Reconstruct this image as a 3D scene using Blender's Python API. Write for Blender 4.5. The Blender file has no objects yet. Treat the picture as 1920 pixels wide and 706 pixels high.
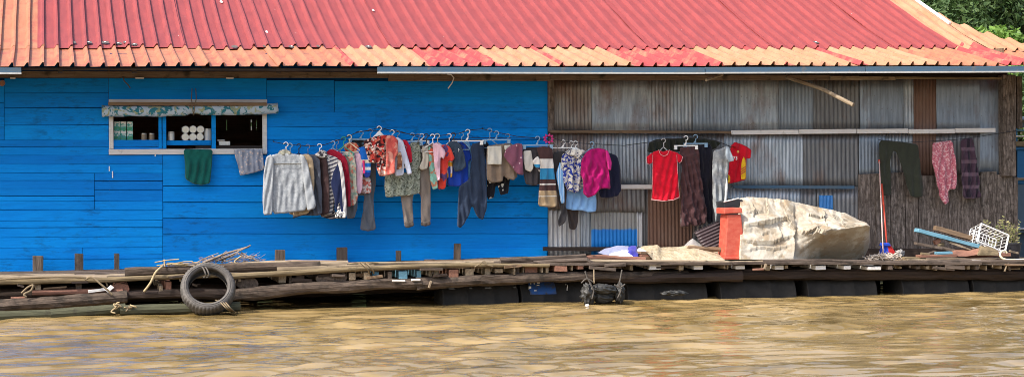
import bpy, math, random
import numpy as np
from mathutils import Vector, Matrix, noise
random.seed(7)
RS = np.random.RandomState(11)
scn = bpy.context.scene
COL = scn.collection
R = math.radians
# ------------------------------------------------------------------ camera
FPX = 3646.0
TH, PH, RO = math.atan(0.2386), math.atan(43/FPX), 0.00625
CAM = Vector((0.0, -22.86, 1.57))
fw = Vector((math.sin(TH)*math.cos(PH), math.cos(TH)*math.cos(PH), -math.sin(PH)))
rt0 = Vector((math.cos(TH), -math.sin(TH), 0)); up0 = rt0.cross(fw)
rt = rt0*math.cos(RO) - up0*math.sin(RO)
up = up0*math.cos(RO) + rt0*math.sin(RO)
cd = bpy.data.cameras.new('camera'); cam = bpy.data.objects.new('camera', cd); COL.objects.link(cam)
m = Matrix((rt, up, -fw)).transposed().to_4x4(); m.translation = CAM
cam.matrix_world = m
cd.sensor_width = 36; cd.lens = FPX/1920*36; cd.clip_end = 3000; cd.clip_start = 0.1
scn.camera = cam
def ray(px, py): return fw*FPX + rt*(px-960) + up*(353-py)
def W(px, py, Y):
    d = ray(px, py); return CAM + d*((Y-CAM.y)/d.y)
def PX(p):
    q = Vector(p)-CAM; d = q.dot(fw)
    return 960 + FPX*q.dot(rt)/d, 353 - FPX*q.dot(up)/d
def lerp(a, b, t): return a+(b-a)*t
def curve(pts, x):
    if x <= pts[0][0]: return pts[0][1]
    for (a, b), (c, d) in zip(pts, pts[1:]):
        if x <= c: return b+(d-b)*(x-a)/(c-a)
    return pts[-1][1]
# ------------------------------------------------------------------ mesh builder
class MB:
    def __init__(s): s.v = []; s.f = []; s.uv = None
    def add(s, vs, fs):
        o = len(s.v); s.v += [tuple(x) for x in vs]; s.f += [tuple(i+o for i in f) for f in fs]; return s
    def box(s, c, d, rot=None):
        c = Vector(c); h = Vector(d)*.5
        vs = [Vector((x*h.x, y*h.y, z*h.z)) for x in (-1, 1) for y in (-1, 1) for z in (-1, 1)]
        if rot is not None: vs = [rot @ v for v in vs]
        return s.add([c+v for v in vs], [(0,1,3,2),(4,6,7,5),(0,4,5,1),(2,3,7,6),(0,2,6,4),(1,5,7,3)])
    def bar(s, a, b, w, h, upv=(0,0,1)):
        a = Vector(a); b = Vector(b); x = (b-a); L = x.length; x.normalize()
        y = Vector(upv).cross(x)
        if y.length < 1e-4: y = Vector((0,1,0)).cross(x)
        y.normalize(); z = x.cross(y)
        return s.box((a+b)/2, (L, w, h), Matrix((x, y, z)).transposed())
    def prism(s, poly, d):          # poly: list of 3D points, d: extrusion vector
        n = len(poly); d = Vector(d)
        vs = [Vector(p) for p in poly]+[Vector(p)+d for p in poly]
        fs = [tuple(range(n))[::-1], tuple(range(n, 2*n))]+[(i, (i+1) % n, n+(i+1) % n, n+i) for i in range(n)]
        return s.add(vs, fs)
    def tube(s, pts, r, n=6, caps=True):
        pts = [Vector(p) for p in pts]; k = len(pts)
        rr = r if isinstance(r, (list, tuple)) else [r]*k
        vs = []; prev = None
        for i, p in enumerate(pts):
            t = (pts[min(i+1, k-1)]-pts[max(i-1, 0)]).normalized()
            if prev is None:
                a = Vector((0,0,1)) if abs(t.z) < .9 else Vector((1,0,0))
                u = t.cross(a).normalized()
            else:
                u = prev - t*prev.dot(t)
                u = u.normalized() if u.length > 1e-5 else t.orthogonal().normalized()
            prev = u; w = t.cross(u)
            for j in range(n):
                an = 2*math.pi*j/n; vs.append(p+(u*math.cos(an)+w*math.sin(an))*rr[i])
        fs = [(i*n+j, i*n+(j+1) % n, (i+1)*n+(j+1) % n, (i+1)*n+j) for i in range(k-1) for j in range(n)]
        if caps: fs += [tuple(range(n))[::-1], tuple((k-1)*n+j for j in range(n))]
        return s.add(vs, fs)
    def build(s, name, mat, parent=None, smooth=False, origin=True, bevel=0):
        me = bpy.data.meshes.new(name); v = s.v
        o = bpy.data.objects.new(name, me)
        c = Vector((0,0,0))
        if origin and v:
            a = np.array(v); lo = a.min(0); hi = a.max(0); c = Vector(((lo[0]+hi[0])/2, (lo[1]+hi[1])/2, lo[2]))
            v = [tuple(Vector(p)-c) for p in v]
        me.from_pydata(v, [], s.f); me.update()
        if s.uv is not None:
            l = me.uv_layers.new(name='UVMap'); vi = np.empty(len(me.loops), dtype=np.int32); me.loops.foreach_get('vertex_index', vi)
            l.data.foreach_set('uv', np.array(s.uv, dtype=np.float32)[vi].ravel())
        if smooth: me.polygons.foreach_set('use_smooth', [True]*len(me.polygons))
        if mat: me.materials.append(mat)
        COL.objects.link(o); o.location = c
        if parent is not None: put(o, parent)
        if bevel:
            b = o.modifiers.new('bevel', 'BEVEL'); b.width = bevel; b.segments = 2; b.limit_method = 'ANGLE'
        return o
def put(o, parent):
    mw = o.matrix_basis.copy(); o.parent = parent
    # parents here are never rotated before their children are attached except through full matrices
    o.matrix_parent_inverse = Matrix.Identity(4)
    pm = parent.matrix_basis.copy(); q = parent.parent
    while q: pm = q.matrix_basis @ pm; q = q.parent
    o.matrix_basis = pm.inverted() @ mw
LABELS = {}
def tag(o, label=None, cat=None, group=None, kind=None):
    if label: o['label'] = label
    if cat: o['category'] = cat
    if group: o['group'] = group
    if kind: o['kind'] = kind
    return o
def empty(name, loc, label=None, cat=None, group=None):
    o = bpy.data.objects.new(name, None); COL.objects.link(o); o.location = loc; o.empty_display_size = .1
    return tag(o, label, cat, group)
# ------------------------------------------------------------------ materials
class Mat:
    def __init__(s, name, rough=.8, spec=.3, metal=0):
        s.m = bpy.data.materials.new(name); s.m.use_nodes = True; s.t = s.m.node_tree
        s.n = s.t.nodes; s.l = s.t.links; s.b = s.n['Principled BSDF']
        s.b.inputs['Roughness'].default_value = rough; s.b.inputs['Specular IOR Level'].default_value = spec
        s.b.inputs['Metallic'].default_value = metal
    def _in(s, sock, v):
        if hasattr(v, 'is_linked') or hasattr(v, 'links'): s.l.new(v, sock)
        elif isinstance(v, (tuple, list)): sock.default_value = tuple(v)+((1,) if len(v) == 3 and sock.type == 'RGBA' else ())
        else: sock.default_value = v
    def co(s, kind='Object', scale=(1,1,1), loc=(0,0,0), rnd=False, rot=(0,0,0)):
        c = s.n.new('ShaderNodeTexCoord').outputs[kind]
        mp = s.n.new('ShaderNodeMapping'); s.l.new(c, mp.inputs[0]); mp.inputs['Scale'].default_value = scale
        mp.inputs['Rotation'].default_value = rot
        if rnd:
            oi = s.n.new('ShaderNodeObjectInfo'); q = s.math('MULTIPLY', oi.outputs['Random'], 57.0)
            cx = s.n.new('ShaderNodeCombineXYZ')
            for i in range(3): s.l.new(q, cx.inputs[i])
            s.l.new(cx.outputs[0], mp.inputs['Location'])
        else: mp.inputs['Location'].default_value = loc
        return mp.outputs[0]
    def noise(s, vec, scale=5, detail=3, rough=.55, dist=0, color=False):
        x = s.n.new('ShaderNodeTexNoise'); s.l.new(vec, x.inputs['Vector']); x.inputs['Scale'].default_value = scale
        x.inputs['Detail'].default_value = detail; x.inputs['Roughness'].default_value = rough; x.inputs['Distortion'].default_value = dist
        return x.outputs['Color' if color else 'Fac']
    def vor(s, vec, scale=5, out='Color', feat='F1', rnd=1):
        x = s.n.new('ShaderNodeTexVoronoi'); x.feature = feat; s.l.new(vec, x.inputs['Vector']); x.inputs['Scale'].default_value = scale
        x.inputs['Randomness'].default_value = rnd
        return x.outputs[out]
    def ramp(s, fac, stops, interp='LINEAR'):
        x = s.n.new('ShaderNodeValToRGB'); x.color_ramp.interpolation = interp; e = x.color_ramp.elements
        while len(e) < len(stops): e.new(.5)
        for i, (p, c) in enumerate(stops):
            if not isinstance(c, (tuple, list)): c = (c, c, c)
            e[i].position = p; e[i].color = tuple(c)+(1,)
        s._in(x.inputs[0], fac); return x.outputs[0]
    def mix(s, fac, a, b, mode='MIX'):
        x = s.n.new('ShaderNodeMix'); x.data_type = 'RGBA'; x.blend_type = mode
        s._in(x.inputs[0], fac); s._in(x.inputs[6], a); s._in(x.inputs[7], b); return x.outputs[2]
    def math(s, op, a, b=0.0, c=None):
        x = s.n.new('ShaderNodeMath'); x.operation = op; s._in(x.inputs[0], a); s._in(x.inputs[1], b)
        if c is not None: s._in(x.inputs[2], c)
        return x.outputs[0]
    def sep(s, vec, i):
        x = s.n.new('ShaderNodeSeparateXYZ'); s.l.new(vec, x.inputs[0]); return x.outputs[i]
    def attr(s, i):
        return s.n.new('ShaderNodeObjectInfo').outputs['Random']
    def island(s): return s.n.new('ShaderNodeNewGeometry').outputs['Random Per Island']
    def color(s, c): s._in(s.b.inputs['Base Color'], c); return s
    def bump(s, h, strength=.5, dist=.01):
        x = s.n.new('ShaderNodeBump'); s._in(x.inputs['Height'], h); x.inputs['Strength'].default_value = strength
        x.inputs['Distance'].default_value = dist; s.l.new(x.outputs[0], s.b.inputs['Normal']); return s
    def rough(s, v): s._in(s.b.inputs['Roughness'], v); return s
def sc(c, k): return tuple(min(1, x*k) for x in c)
def wood(name, c1, c2, grain=(1.2, 14, 14), dirt=(.03,.025,.02), dirtamt=.55, rnd=True, bump=.6):
    M = Mat(name, .85, .2)
    v = M.co('Object', grain, rnd=rnd); v2 = M.co('Object', (1,1,1), rnd=rnd)
    n = M.noise(v, 3, 5, .7); d = M.noise(v2, 7, 4, .6)
    c = M.mix(M.ramp(n, [(.3, 0.0), (.7, 1.0)]), c1, c2)
    c = M.mix(M.ramp(d, [(dirtamt, 0.0), (dirtamt+.15, .85)]), c, dirt)
    M.color(c); M.bump(n, bump, .012); return M.m
M = {}
M['bark_wood'] = wood('cracked_bark_wood', (.14,.105,.08), (.028,.02,.016), grain=(1.6,20,20), dirtamt=.5, bump=1.0)
M['grey_wood'] = wood('weathered_grey_wood', (.155,.12,.095), (.045,.033,.027))
M['dark_wood'] = wood('dark_wet_wood', (.060,.042,.034), (.022,.016,.013), dirtamt=.6)
M['pale_wood'] = wood('pale_sunbleached_wood', (.36,.29,.20), (.15,.11,.075), dirtamt=.58)
M['yellow_wood'] = wood('yellow_bamboo_wood', (.26,.20,.115), (.09,.068,.042), dirtamt=.62)
M['brown_wood'] = wood('brown_timber', (.24,.16,.10), (.12,.08,.05), dirtamt=.62)
M['red_wood'] = wood('reddish_hardwood', (.30,.15,.10), (.16,.08,.06), dirtamt=.62)
M['bamboo_green'] = wood('green_algae_bamboo', (.09,.09,.055), (.035,.036,.022), dirtamt=.6)
M['cyan_wood'] = wood('cyan_painted_wood', (.17,.33,.42), (.10,.25,.34), dirtamt=.72)
M['white_wood'] = wood('white_painted_wood', (.72,.70,.68), (.56,.54,.52), dirt=(.22,.2,.18), dirtamt=.62)
M['fascia_blue'] = wood('weathered_blue_fascia', (.045,.11,.19), (.08,.11,.135), grain=(1,3,6), dirt=(.16,.14,.13), dirtamt=.60, rnd=False, bump=.2)
M['brown_plate'] = wood('brown_wall_plate', (.20,.15,.11), (.11,.075,.055), rnd=False)
# mottled vertical planks
def vplank():
    Q = Mat('rotten_vertical_planks', .9, .15)
    v = Q.co('Object', (16, 16, 2.2)); n = Q.noise(v, 2.5, 6, .7, .6); k = Q.noise(Q.co('Object', (1,1,1)), 22, 4, .7)
    c = Q.ramp(n, [(.3, (.035,.028,.024)), (.48, (.12,.10,.085)), (.68, (.34,.285,.25))])
    c = Q.mix(Q.ramp(k, [(.5, 0.0), (.68, .8)]), c, (.03,.022,.018))
    c = Q.mix(Q.math('MULTIPLY', Q.island(), .35), c, (.17,.13,.11))
    Q.color(c); Q.bump(n, 1.0, .02); return Q.m
M['vplank'] = vplank()
def blue_paint():
    Q = Mat('blue_painted_planks', .7, .10)
    v = Q.co('Object', (1.0, 9, 22)); v2 = Q.co('Object', (1,1,1.6))
    n = Q.noise(v, 3, 5, .6); b = Q.noise(v2, 1.3, 4, .6); w = Q.noise(Q.co('Object', (1.0,1,4)), 5, 4, .7)
    c = Q.mix(Q.ramp(b, [(.35, 0.0), (.7, 1.0)]), (.002,.30,.84), (.001,.245,.78))
    c = Q.mix(Q.math('MULTIPLY', Q.island(), .6), c, (.002,.13,.52))
    c = Q.mix(Q.ramp(n, [(.42, 0.0), (.75, .32)]), c, (.003,.11,.36))
    big = Q.noise(Q.co('Object', (1,1,1.3), (3,0,8)), .8, 3, .6)
    c = Q.mix(Q.math('MULTIPLY', Q.ramp(w, [(.50, 0.0), (.66, .6)]), Q.ramp(big, [(.46,0.0),(.62,1.0)])), c, (.008,.075,.19))     # worn, dark stains
    s = Q.noise(Q.co('Object', (3,1,3)), 14, 3, .8)
    c = Q.mix(Q.ramp(s, [(.74, 0.0), (.78, .5)]), c, (.10,.3,.6))
    Q.color(c); Q.bump(n, .45, .008); return Q.m
M['blue'] = blue_paint()
def metal_sheet(name, c1, c2, rust=.0, rustc=(.16,.075,.04), rough=.5, streak=1.0, extra=None, met=.55):
    Q = Mat(name, rough, .4, met)
    v = Q.co('Object', (9, 9, .9), rnd=True); v2 = Q.co('Object', (1.6,1.6,.9), rnd=True)
    n = Q.noise(v, 3, 4, .6); b = Q.noise(v2, 2.2, 4, .6)
    c = Q.mix(Q.ramp(n, [(.35, 0.0), (.65, 1.0)]), c1, c2)
    c = Q.mix(Q.ramp(b, [(.62-rust*.55, 0.0), (.82-rust*.5, .55+.4*min(1, rust*1.5))]), c, rustc)
    sp = Q.noise(Q.co('Object', (1,1,1), rnd=True), 40, 2, .6)
    c = Q.mix(Q.ramp(sp, [(.66, 0.0), (.72, .5)]), c, sc(rustc, .5))
    c = Q.mix(Q.math('MULTIPLY', Q.attr(0), .32), c, (.10,.105,.11))
    if extra: c = extra(Q, c)
    Q.color(c); Q.bump(n, .15, .004); return Q.m
M['zinc'] = metal_sheet('grey_zinc', (.44,.49,.54), (.25,.285,.32), .22)
M['zinc_blue'] = metal_sheet('bluish_zinc', (.32,.375,.44), (.20,.24,.29), .12)
M['zinc_dark'] = metal_sheet('dark_zinc', (.22,.22,.225), (.13,.13,.135), .12)
M['zinc_brown'] = metal_sheet('brownish_zinc', (.33,.30,.28), (.20,.175,.16), .35)
M['zinc_rust'] = metal_sheet('rusty_zinc', (.24,.15,.11), (.16,.10,.075), .6, (.17,.085,.055), .7, met=.2)
M['zinc_bright'] = metal_sheet('bright_zinc', (.62,.63,.64), (.42,.43,.44), .0, met=.35)
def painted_low(z0):
    def f(Q, c):
        w = Q.noise(Q.co('Object', (6,6,6)), 3, 2); z = Q.sep(Q.co('Object'), 2)
        return Q.mix(Q.ramp(Q.math('ADD', z, Q.math('MULTIPLY', w, .05)), [(z0, 1.0), (z0+.02, 0.0)], 'LINEAR'), c, (.01,.20,.60))
    return f
M['zinc_halfblue'] = metal_sheet('zinc_with_blue_paint', (.33,.33,.32), (.24,.24,.23), .05, extra=painted_low(.325), met=.2)
M['blue_flat'] = metal_sheet('blue_patch', (.02,.22,.60), (.02,.18,.5), .0, met=0)
def roof_mat(name, c1, c2, patch, amt, gloss=.55):
    Q = Mat(name, gloss, .35)
    v = Q.co('Object', (6, 1.2, 1.2)); n = Q.noise(v, 2, 4, .6); b = Q.noise(Q.co('Object', (1.6,1.1,1.1)), 3.2, 4, .65); k = Q.noise(Q.co('Object'), 26, 3, .6)
    c = Q.mix(Q.ramp(n, [(.35, 0.0), (.7, 1.0)]), c1, c2)
    c = Q.mix(Q.ramp(b, [(amt-.04, 0.0), (amt+.14, .8)]), c, patch)
    c = Q.mix(Q.ramp(k, [(.70, 0.0), (.74, .75)]), c, (.16,.07,.06))
    k2 = Q.noise(Q.co('Object', (1,1,1), (9,3,1)), 15, 2, .5)
    c = Q.mix(Q.ramp(k2, [(.78, 0.0), (.80, .8)]), c, (.6,.52,.48))
    Q.color(c); Q.bump(k, .12, .004); return Q.m
M['roof_red'] = roof_mat('red_painted_roof', (.270,.049,.045), (.205,.038,.036), (.17,.046,.042), .66)
M['roof_orange'] = roof_mat('orange_faded_roof', (.38,.165,.085), (.33,.12,.06), (.33,.075,.05), .54)
M['roof_orange2'] = roof_mat('pale_orange_roof', (.44,.225,.125), (.37,.165,.08), (.38,.12,.07), .60)
M['roof_pink'] = roof_mat('bright_red_faded_roof', (.36,.055,.05), (.32,.045,.042), (.40,.18,.10), .53)
def plain(name, c, rough=.6, spec=.3, metal=0, var=.15, bump=0, scale=20):
    Q = Mat(name, rough, spec, metal); n = Q.noise(Q.co('Object', rnd=True), scale, 4, .6)
    Q.color(Q.mix(n, sc(c, 1-var), sc(c, 1+var)))
    if bump: Q.bump(n, bump, .01)
    return Q.m
M['white_plastic'] = plain('white_plastic', (.78,.78,.76), .35, .5, var=.08)
M['clear_plastic'] = plain('pale_blue_plastic', (.22,.36,.50), .3, .5, var=.1)
M['black_plastic'] = plain('black_plastic', (.025,.025,.03), .4, .4)
M['wire'] = plain('grey_wire', (.25,.25,.26), .5, .4, .4)
M['line_dark'] = plain('dark_line', (.03,.03,.035), .8)
M['rubber'] = plain('dusty_tyre_rubber', (.10,.092,.085), .75, .3, var=.75, bump=.8, scale=14)
M['rope_tan'] = plain('tan_rope', (.20,.155,.10), .95, .1, var=.25, bump=.6, scale=60)
M['rope_dark'] = plain('dark_rope', (.10,.09,.08), .95, .1, var=.3, bump=.6, scale=60)
M['drum'] = plain('dark_steel_drum', (.030,.028,.026), .8, .2, 0, var=.7, bump=.5, scale=7)
M['tin'] = plain('tin_can_metal', (.55,.54,.52), .35, .5, .7)
M['lid_white'] = plain('cream_lid', (.72,.70,.60), .5)
M['dark_in'] = plain('dark_interior', (.035,.03,.028), .95, .05)
M['sack'] = plain('black_wet_sack', (.035,.035,.033), .5, .4, var=.5, bump=1, scale=18)
M['white_paint'] = plain('white_paint', (.74,.73,.70), .6, var=.1)
M['red_plastic'] = plain('red_plastic', (.45,.03,.03), .45)
M['blue_plastic'] = plain('deep_blue_plastic', (.02,.07,.5), .45)
M['hose'] = plain('cream_hose', (.72,.62,.42), .5)
M['straw'] = plain('dry_straw', (.36,.28,.16), .9, var=.3)
M['twig'] = plain('grey_twig', (.24,.19,.15), .9, var=.3)
# ------------------------------------------------------------------ HOUSE
Z0 = .0
house = empty('floating_house', (W(960, 480, 0).x, 2.2, .3), 'blue plank and grey corrugated metal house floating under a red and orange ribbed roof', 'house')
def quad_board(mb, x0, x1, yt0, yt1, yb0, yb1, Y, th, tilt=0.004):
    """board on the plane y=Y, front face towards -y, given by its corners"""
    a = W(x0, yt0, Y); b = W(x1, yt1, Y); c = W(x1, yb1, Y); d = W(x0, yb0, Y)
    t = Vector((0, -tilt, 0))
    fr = [a, b, c+t, d+t]; nseg = max(1, int((b.x-a.x)/.4))
    vs = []; 
    for i in range(nseg+1):
        s = i/nseg
        top = a.lerp(b, s); bot = (d+t).lerp(c+t, s)
        j = noise.noise(Vector((top.x*1.3, top.z*7, Y)))*.004; k = noise.noise(Vector((bot.x*1.9, bot.z*7+5, Y)))*.005
        top = top+Vector((0, j*.6, j)); bot = bot+Vector((0, k*.6, k))
        vs += [top, bot, top+Vector((0, th, 0)), bot+Vector((0, th, 0))]
    fs = []
    for i in range(nseg):
        o = i*4; p = o+4
        fs += [(o, o+1, p+1, p), (o+2, p+2, p+3, o+3), (o, p, p+2, o+2), (o+1, o+3, p+3, p+1)]
    e = nseg*4; fs += [(0, 2, 3, 1), (e, e+1, e+3, e+2)]
    mb.add(vs, fs)
wall = MB()
def boards(x0, x1, yt, yb, h, jit=3, tl=0, bl=0):
    """stack boards between top line yt and bottom line yb (tl, bl: extra y at the left end)"""
    n = max(1, round((yb-yt)/h)); ys = [yt]
    for i in range(1, n): ys.append(yt+(yb-yt)*i/n+random.uniform(-jit, jit))
    ys.append(yb)
    for i in range(n):
        g = random.choice((.15,.3,.4,.8)) if i < n-1 else 0
        Y = random.uniform(-.006, .006)
        fa = (ys[i]-yt)/(yb-yt); fb = (ys[i+1]-yt)/(yb-yt)
        s = random.uniform(-.6, .6)
        quad_board(wall, x0+.4, x1-.4, ys[i]+lerp(tl, bl, fa)+g, ys[i]+g, ys[i+1]+lerp(tl, bl, fb)-g, ys[i+1]-g, Y, .022, .004+random.uniform(0, .005))
# left bit beyond the post (continues out of frame), then main field
boards(-160, 8, 150, 262, 22); boards(-160, 305, 262, 262+62, 15.5)
boards(8, 204, 147, 262, 27)
boards(-160, 177, 324, 392, 15); boards(177, 305, 324, 392, 17)
boards(-160, 305, 392, 462, 16, bl=3, tl=2)
boards(-160, 155, 462, 484, 22, bl=3, tl=3); boards(155, 305, 462, 476, 14, bl=1, tl=1)
boards(-160, 305, 484, 509, 25, tl=3, bl=5)
boards(155, 305, 476, 484, 8, 0, 1, 1)
boards(204, 500, 147, 193, 23)
boards(305, 447, 290, 315, 25); boards(447, 500, 290, 312, 12); boards(447, 500, 312, 315, 4, 0)
boards(500, 627, 150, 210, 30); boards(627, 1027, 152, 182, 30); boards(627, 1027, 182, 210, 14, 2)
boards(500, 705, 210, 315, 29); boards(705, 1027, 210, 240, 30); boards(705, 1027, 240, 315, 25)
boards(305, 1027, 315, 471, 30, 3)
quad_board(wall, 305, 1026, 471.5, 464, 500, 481, -.004, .024, .006)
wall_o = wall.build('plank_wall', M['blue'], house, origin=False)
# dark backing just behind the planks, colouring the gaps as shade, with window opening left free
bk = MB()
def rect_at(mb, x0, x1, yt, yb, Y, th):
    a = W(x0, yt, Y); c = W(x1, yb, Y); mb.box(((a.x+c.x)/2, Y+th/2, (a.z+c.z)/2), (abs(c.x-a.x), th, abs(a.z-c.z)))
for q in ((-165, 206, 100, 505), (498, 1027, 100, 478), (206, 498, 100, 194), (206, 498, 287, 490)): rect_at(bk, *q, .035, .02)
bk2 = MB(); rect_at(bk2, 1027.5, 1890, 100, 470, .06, .02); bk2.build('wall_lining', M['dark_in'], house, origin=False)
bk.build('wall_lining', plain('dark_blue_lining', (.002,.05,.17), .9, .05), house, origin=False)  # dark blue sets how shaded the plank gaps look
# ---- window
win = MB()
def wb(x0, x1, y0, y1, Y, th): rect_at(win, x0, x1, y0, y1, Y, th)
wb(204, 213, 193, 279, -.025, .05); wb(492, 501, 193, 279, -.025, .05); wb(204, 501, 279.6, 288.5, -.028, .055); wb(204, 501, 186, 193, -.02, .05)
wo = win.build('window', M['white_wood'], house, origin=False, bevel=.004)
def wpart(name, mat, q, Y, th):
    mb = MB(); rect_at(mb, *q, Y, th); return mb.build(name, mat, wo, bevel=.003)
wpart('mullion', M['blue'], (297, 303.5, 193, 279), -.012, .04); wpart('mullion', M['blue'], (304.5, 312, 193, 279), -.018, .045)
wpart('mullion', M['blue'], (396.5, 405, 193, 279), -.016, .045)
wpart('shelf', M['blue'], (213.5, 296.5, 263.5, 272), .055, .20); wpart('shelf', M['blue'], (312.5, 396, 263.5, 272), .055, .20)
# back wall, side walls, floor
XL = W(-160, 300, 0).x; XR = W(1890, 300, 0).x
zb = .33
mb = MB(); mb.box(((XL+XR)/2, 2.55, zb-.03), (XR-XL-.1, 4.9, .08)); mb.build('floor', M['dark_wood'], house, origin=False)
mb = MB(); x = XL
gapx = [W(424, 225, 5).x, W(480, 225, 5).x, W(470, 225, 5).x]
rows = np.arange(zb, 3.0, .16)
for r_ in rows:
    x = XL+.05; cuts = sorted([g for g in gapx if 1.95 < r_ < 2.15])
    for g in cuts:
        mb.box(((x+g)/2, 5.0, r_+.078), (g-x, .03, .17)); x = g+.014
    mb.box(((x+XR-.05)/2, 5.0, r_+.078), (XR-.05-x, .03, .17))
mb.build('back_wall', M['brown_wood'], house, origin=False)
for sx in (XL+.02, XR-.02):
    mb = MB()
    for r_ in rows: mb.box((sx, 2.53, r_+.078), (.03, 4.88, .15))
    mb.build('side_wall', M['brown_wood'], house, origin=False)
# ---- corrugated sheets
def corr(x0, x1, yt, yb, mat, Y=0.0, pitch=.045, amp=.008, slope=0, name='metal_sheet', yb1=None):
    a = W(x0, yt, Y); c = W(x1, yb, Y); w = c.x-a.x; n = max(4, int(w/pitch*8)); rows_ = 5
    vs = []; ph = random.random()*6; lean = random.uniform(-.004, .004)
    bowx, bowz = random.uniform(-.006, .006), random.uniform(-.006, .006)
    rag = random.uniform(0, 50)
    for j in range(rows_+1):
        for i in range(n+1):
            s = i/n; t = j/rows_; X = a.x+w*s; Zt = a.z; Zb = c.z if yb1 is None else lerp(c.z, W(x1, yb1, Y).z, s)
            Z = lerp(Zt, Zb, t)
            if t == 1: Z += .008*noise.noise(Vector((X*3, rag, 0)))
            yy = Y+amp*math.sin(2*math.pi*(X+lean*t*3)/pitch+ph)+bowx*math.sin(math.pi*s)+bowz*math.sin(math.pi*t)+.006*noise.noise(Vector((X*4, Z*4, rag)))
            vs.append((X+lean*t, yy, Z))
    k = n+1; fs = [(j*k+i, (j+1)*k+i, (j+1)*k+i+1, j*k+i+1) for j in range(rows_) for i in range(n)]
    mb = MB(); mb.add(vs, fs); o = mb.build(name, mat, house, smooth=True)
    so = o.modifiers.new('thick', 'SOLIDIFY'); so.thickness = .0015
    return o
S = [ # x0,x1,yt,yb,mat,layer
 (1036,1113,147,246,'zinc_brown',0),(1109,1217,147,247,'zinc',1),(1213,1303,147,246,'zinc',0),(1299,1388,148,246,'zinc_blue',1),
 (1384,1465,147,246,'zinc',0),(1460,1525,148,246,'zinc_blue',1),(1521,1616,147,246,'zinc_dark',0),(1612,1634,147,247,'zinc_blue',1),
 (1630,1698,147,246,'zinc_blue',0),(1694,1713,147,247,'zinc',1),(1709,1760,147,330,'zinc_rust',0),(1756,1838,147,247,'zinc_blue',1),(1834,1884,147,330,'zinc_blue',0),
 (1028,1113,249,392,'zinc_brown',1),(1109,1218,249,350,'zinc',0),(1214,1300,249,350,'zinc_blue',1),(1296,1362,249,350,'zinc_dark',0),(1358,1505,249,350,'zinc',1),
 (1500,1615,249,352,'zinc_dark',0),(1610,1661,249,332,'zinc_blue',1),(1657,1712,249,332,'zinc',0),(1756,1838,249,332,'zinc_dark',1),
 (1028,1092,388,480,'zinc_bright',0),(1088,1112,388,476,'zinc',1),(1108,1196,352,476,'zinc_halfblue',2),(1194,1205,396,476,'zinc_bright',3),(1200,1218,345,476,'zinc_dark',0),
 (1109,1210,345,397,'zinc_dark',4),(1214,1298,345,478,'zinc_rust',1),(1294,1362,345,478,'zinc_dark',0),(1358,1502,350,480,'zinc',1),(1498,1535,350,480,'zinc_dark',0),
 (1532,1614,350,480,'zinc_dark',1),(1535,1561,366,394,'blue_flat',3)]
FLAT = (1109, 1384, 1630, 1756, 1610, 1834)
for (a, b, c, d, mt, ly) in S: corr(a, b, c, d, M[mt], -.004-ly*.014+.02, pitch=.058 if mt in ('zinc_bright', 'zinc_dark') else .047, amp=.012 if mt == 'zinc_bright' else .0005 if (a in FLAT and c < 200) else (.0058 if mt != 'zinc_blue' else .0032))
# battens
def pbar(name, mat, x0, y0, x1, y1, hpx, Y, th, parent=house, rag=.0, bev=.003, **k):
    a = W(x0, y0, Y); b = W(x1, y1, Y); h = hpx/FPX*((a-CAM).dot(fw))
    return plank(name, mat, a, b, th, h, parent, rag, bev)
def plank(name, mat, a, b, w, h, parent=None, rag=0.0, bev=.003, seg=.25):
    """squared timber from a to b: w = depth (horizontal), h = height; local x runs along it"""
    a = Vector(a); b = Vector(b); d = b-a; L = d.length; x = d.normalized()
    y = Vector((0,0,1)).cross(x)
    y = y.normalized() if y.length > .05 else Vector((0,1,0)); z = x.cross(y)
    n = max(1, int(L/seg)); vs = []; sd = random.uniform(0, 99)
    for i in range(n+1):
        X = -L/2+L*i/n
        for (sy, sz) in ((-1,-1),(1,-1),(1,1),(-1,1)):
            jy = rag*noise.noise(Vector((X*3+sd, sy*3, sz))); jz = rag*noise.noise(Vector((X*3+sd, sy, sz*4+9)))
            vs.append((X+(rag*1.5*noise.noise(Vector((sd, sy*9, sz*5))) if i in (0, n) else 0), sy*w/2+jy, sz*h/2+jz))
    fs = [(i*4+j, i*4+(j+1) % 4, i*4+4+(j+1) % 4, i*4+4+j)[::-1] for i in range(n) for j in range(4)]
    fs += [(0,1,2,3), tuple(n*4+j for j in (3,2,1,0))]
    mb = MB(); mb.add(vs, fs); o = mb.build(name, mat, None, origin=False)
    mw = Matrix((x, y, z)).transposed().to_4x4(); mw.translation = (a+b)/2; o.matrix_basis = mw
    if parent: put(o, parent)
    if bev:
        bm = o.modifiers.new('bevel', 'BEVEL'); bm.width = bev; bm.segments = 1; bm.limit_method = 'ANGLE'
    return o
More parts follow.
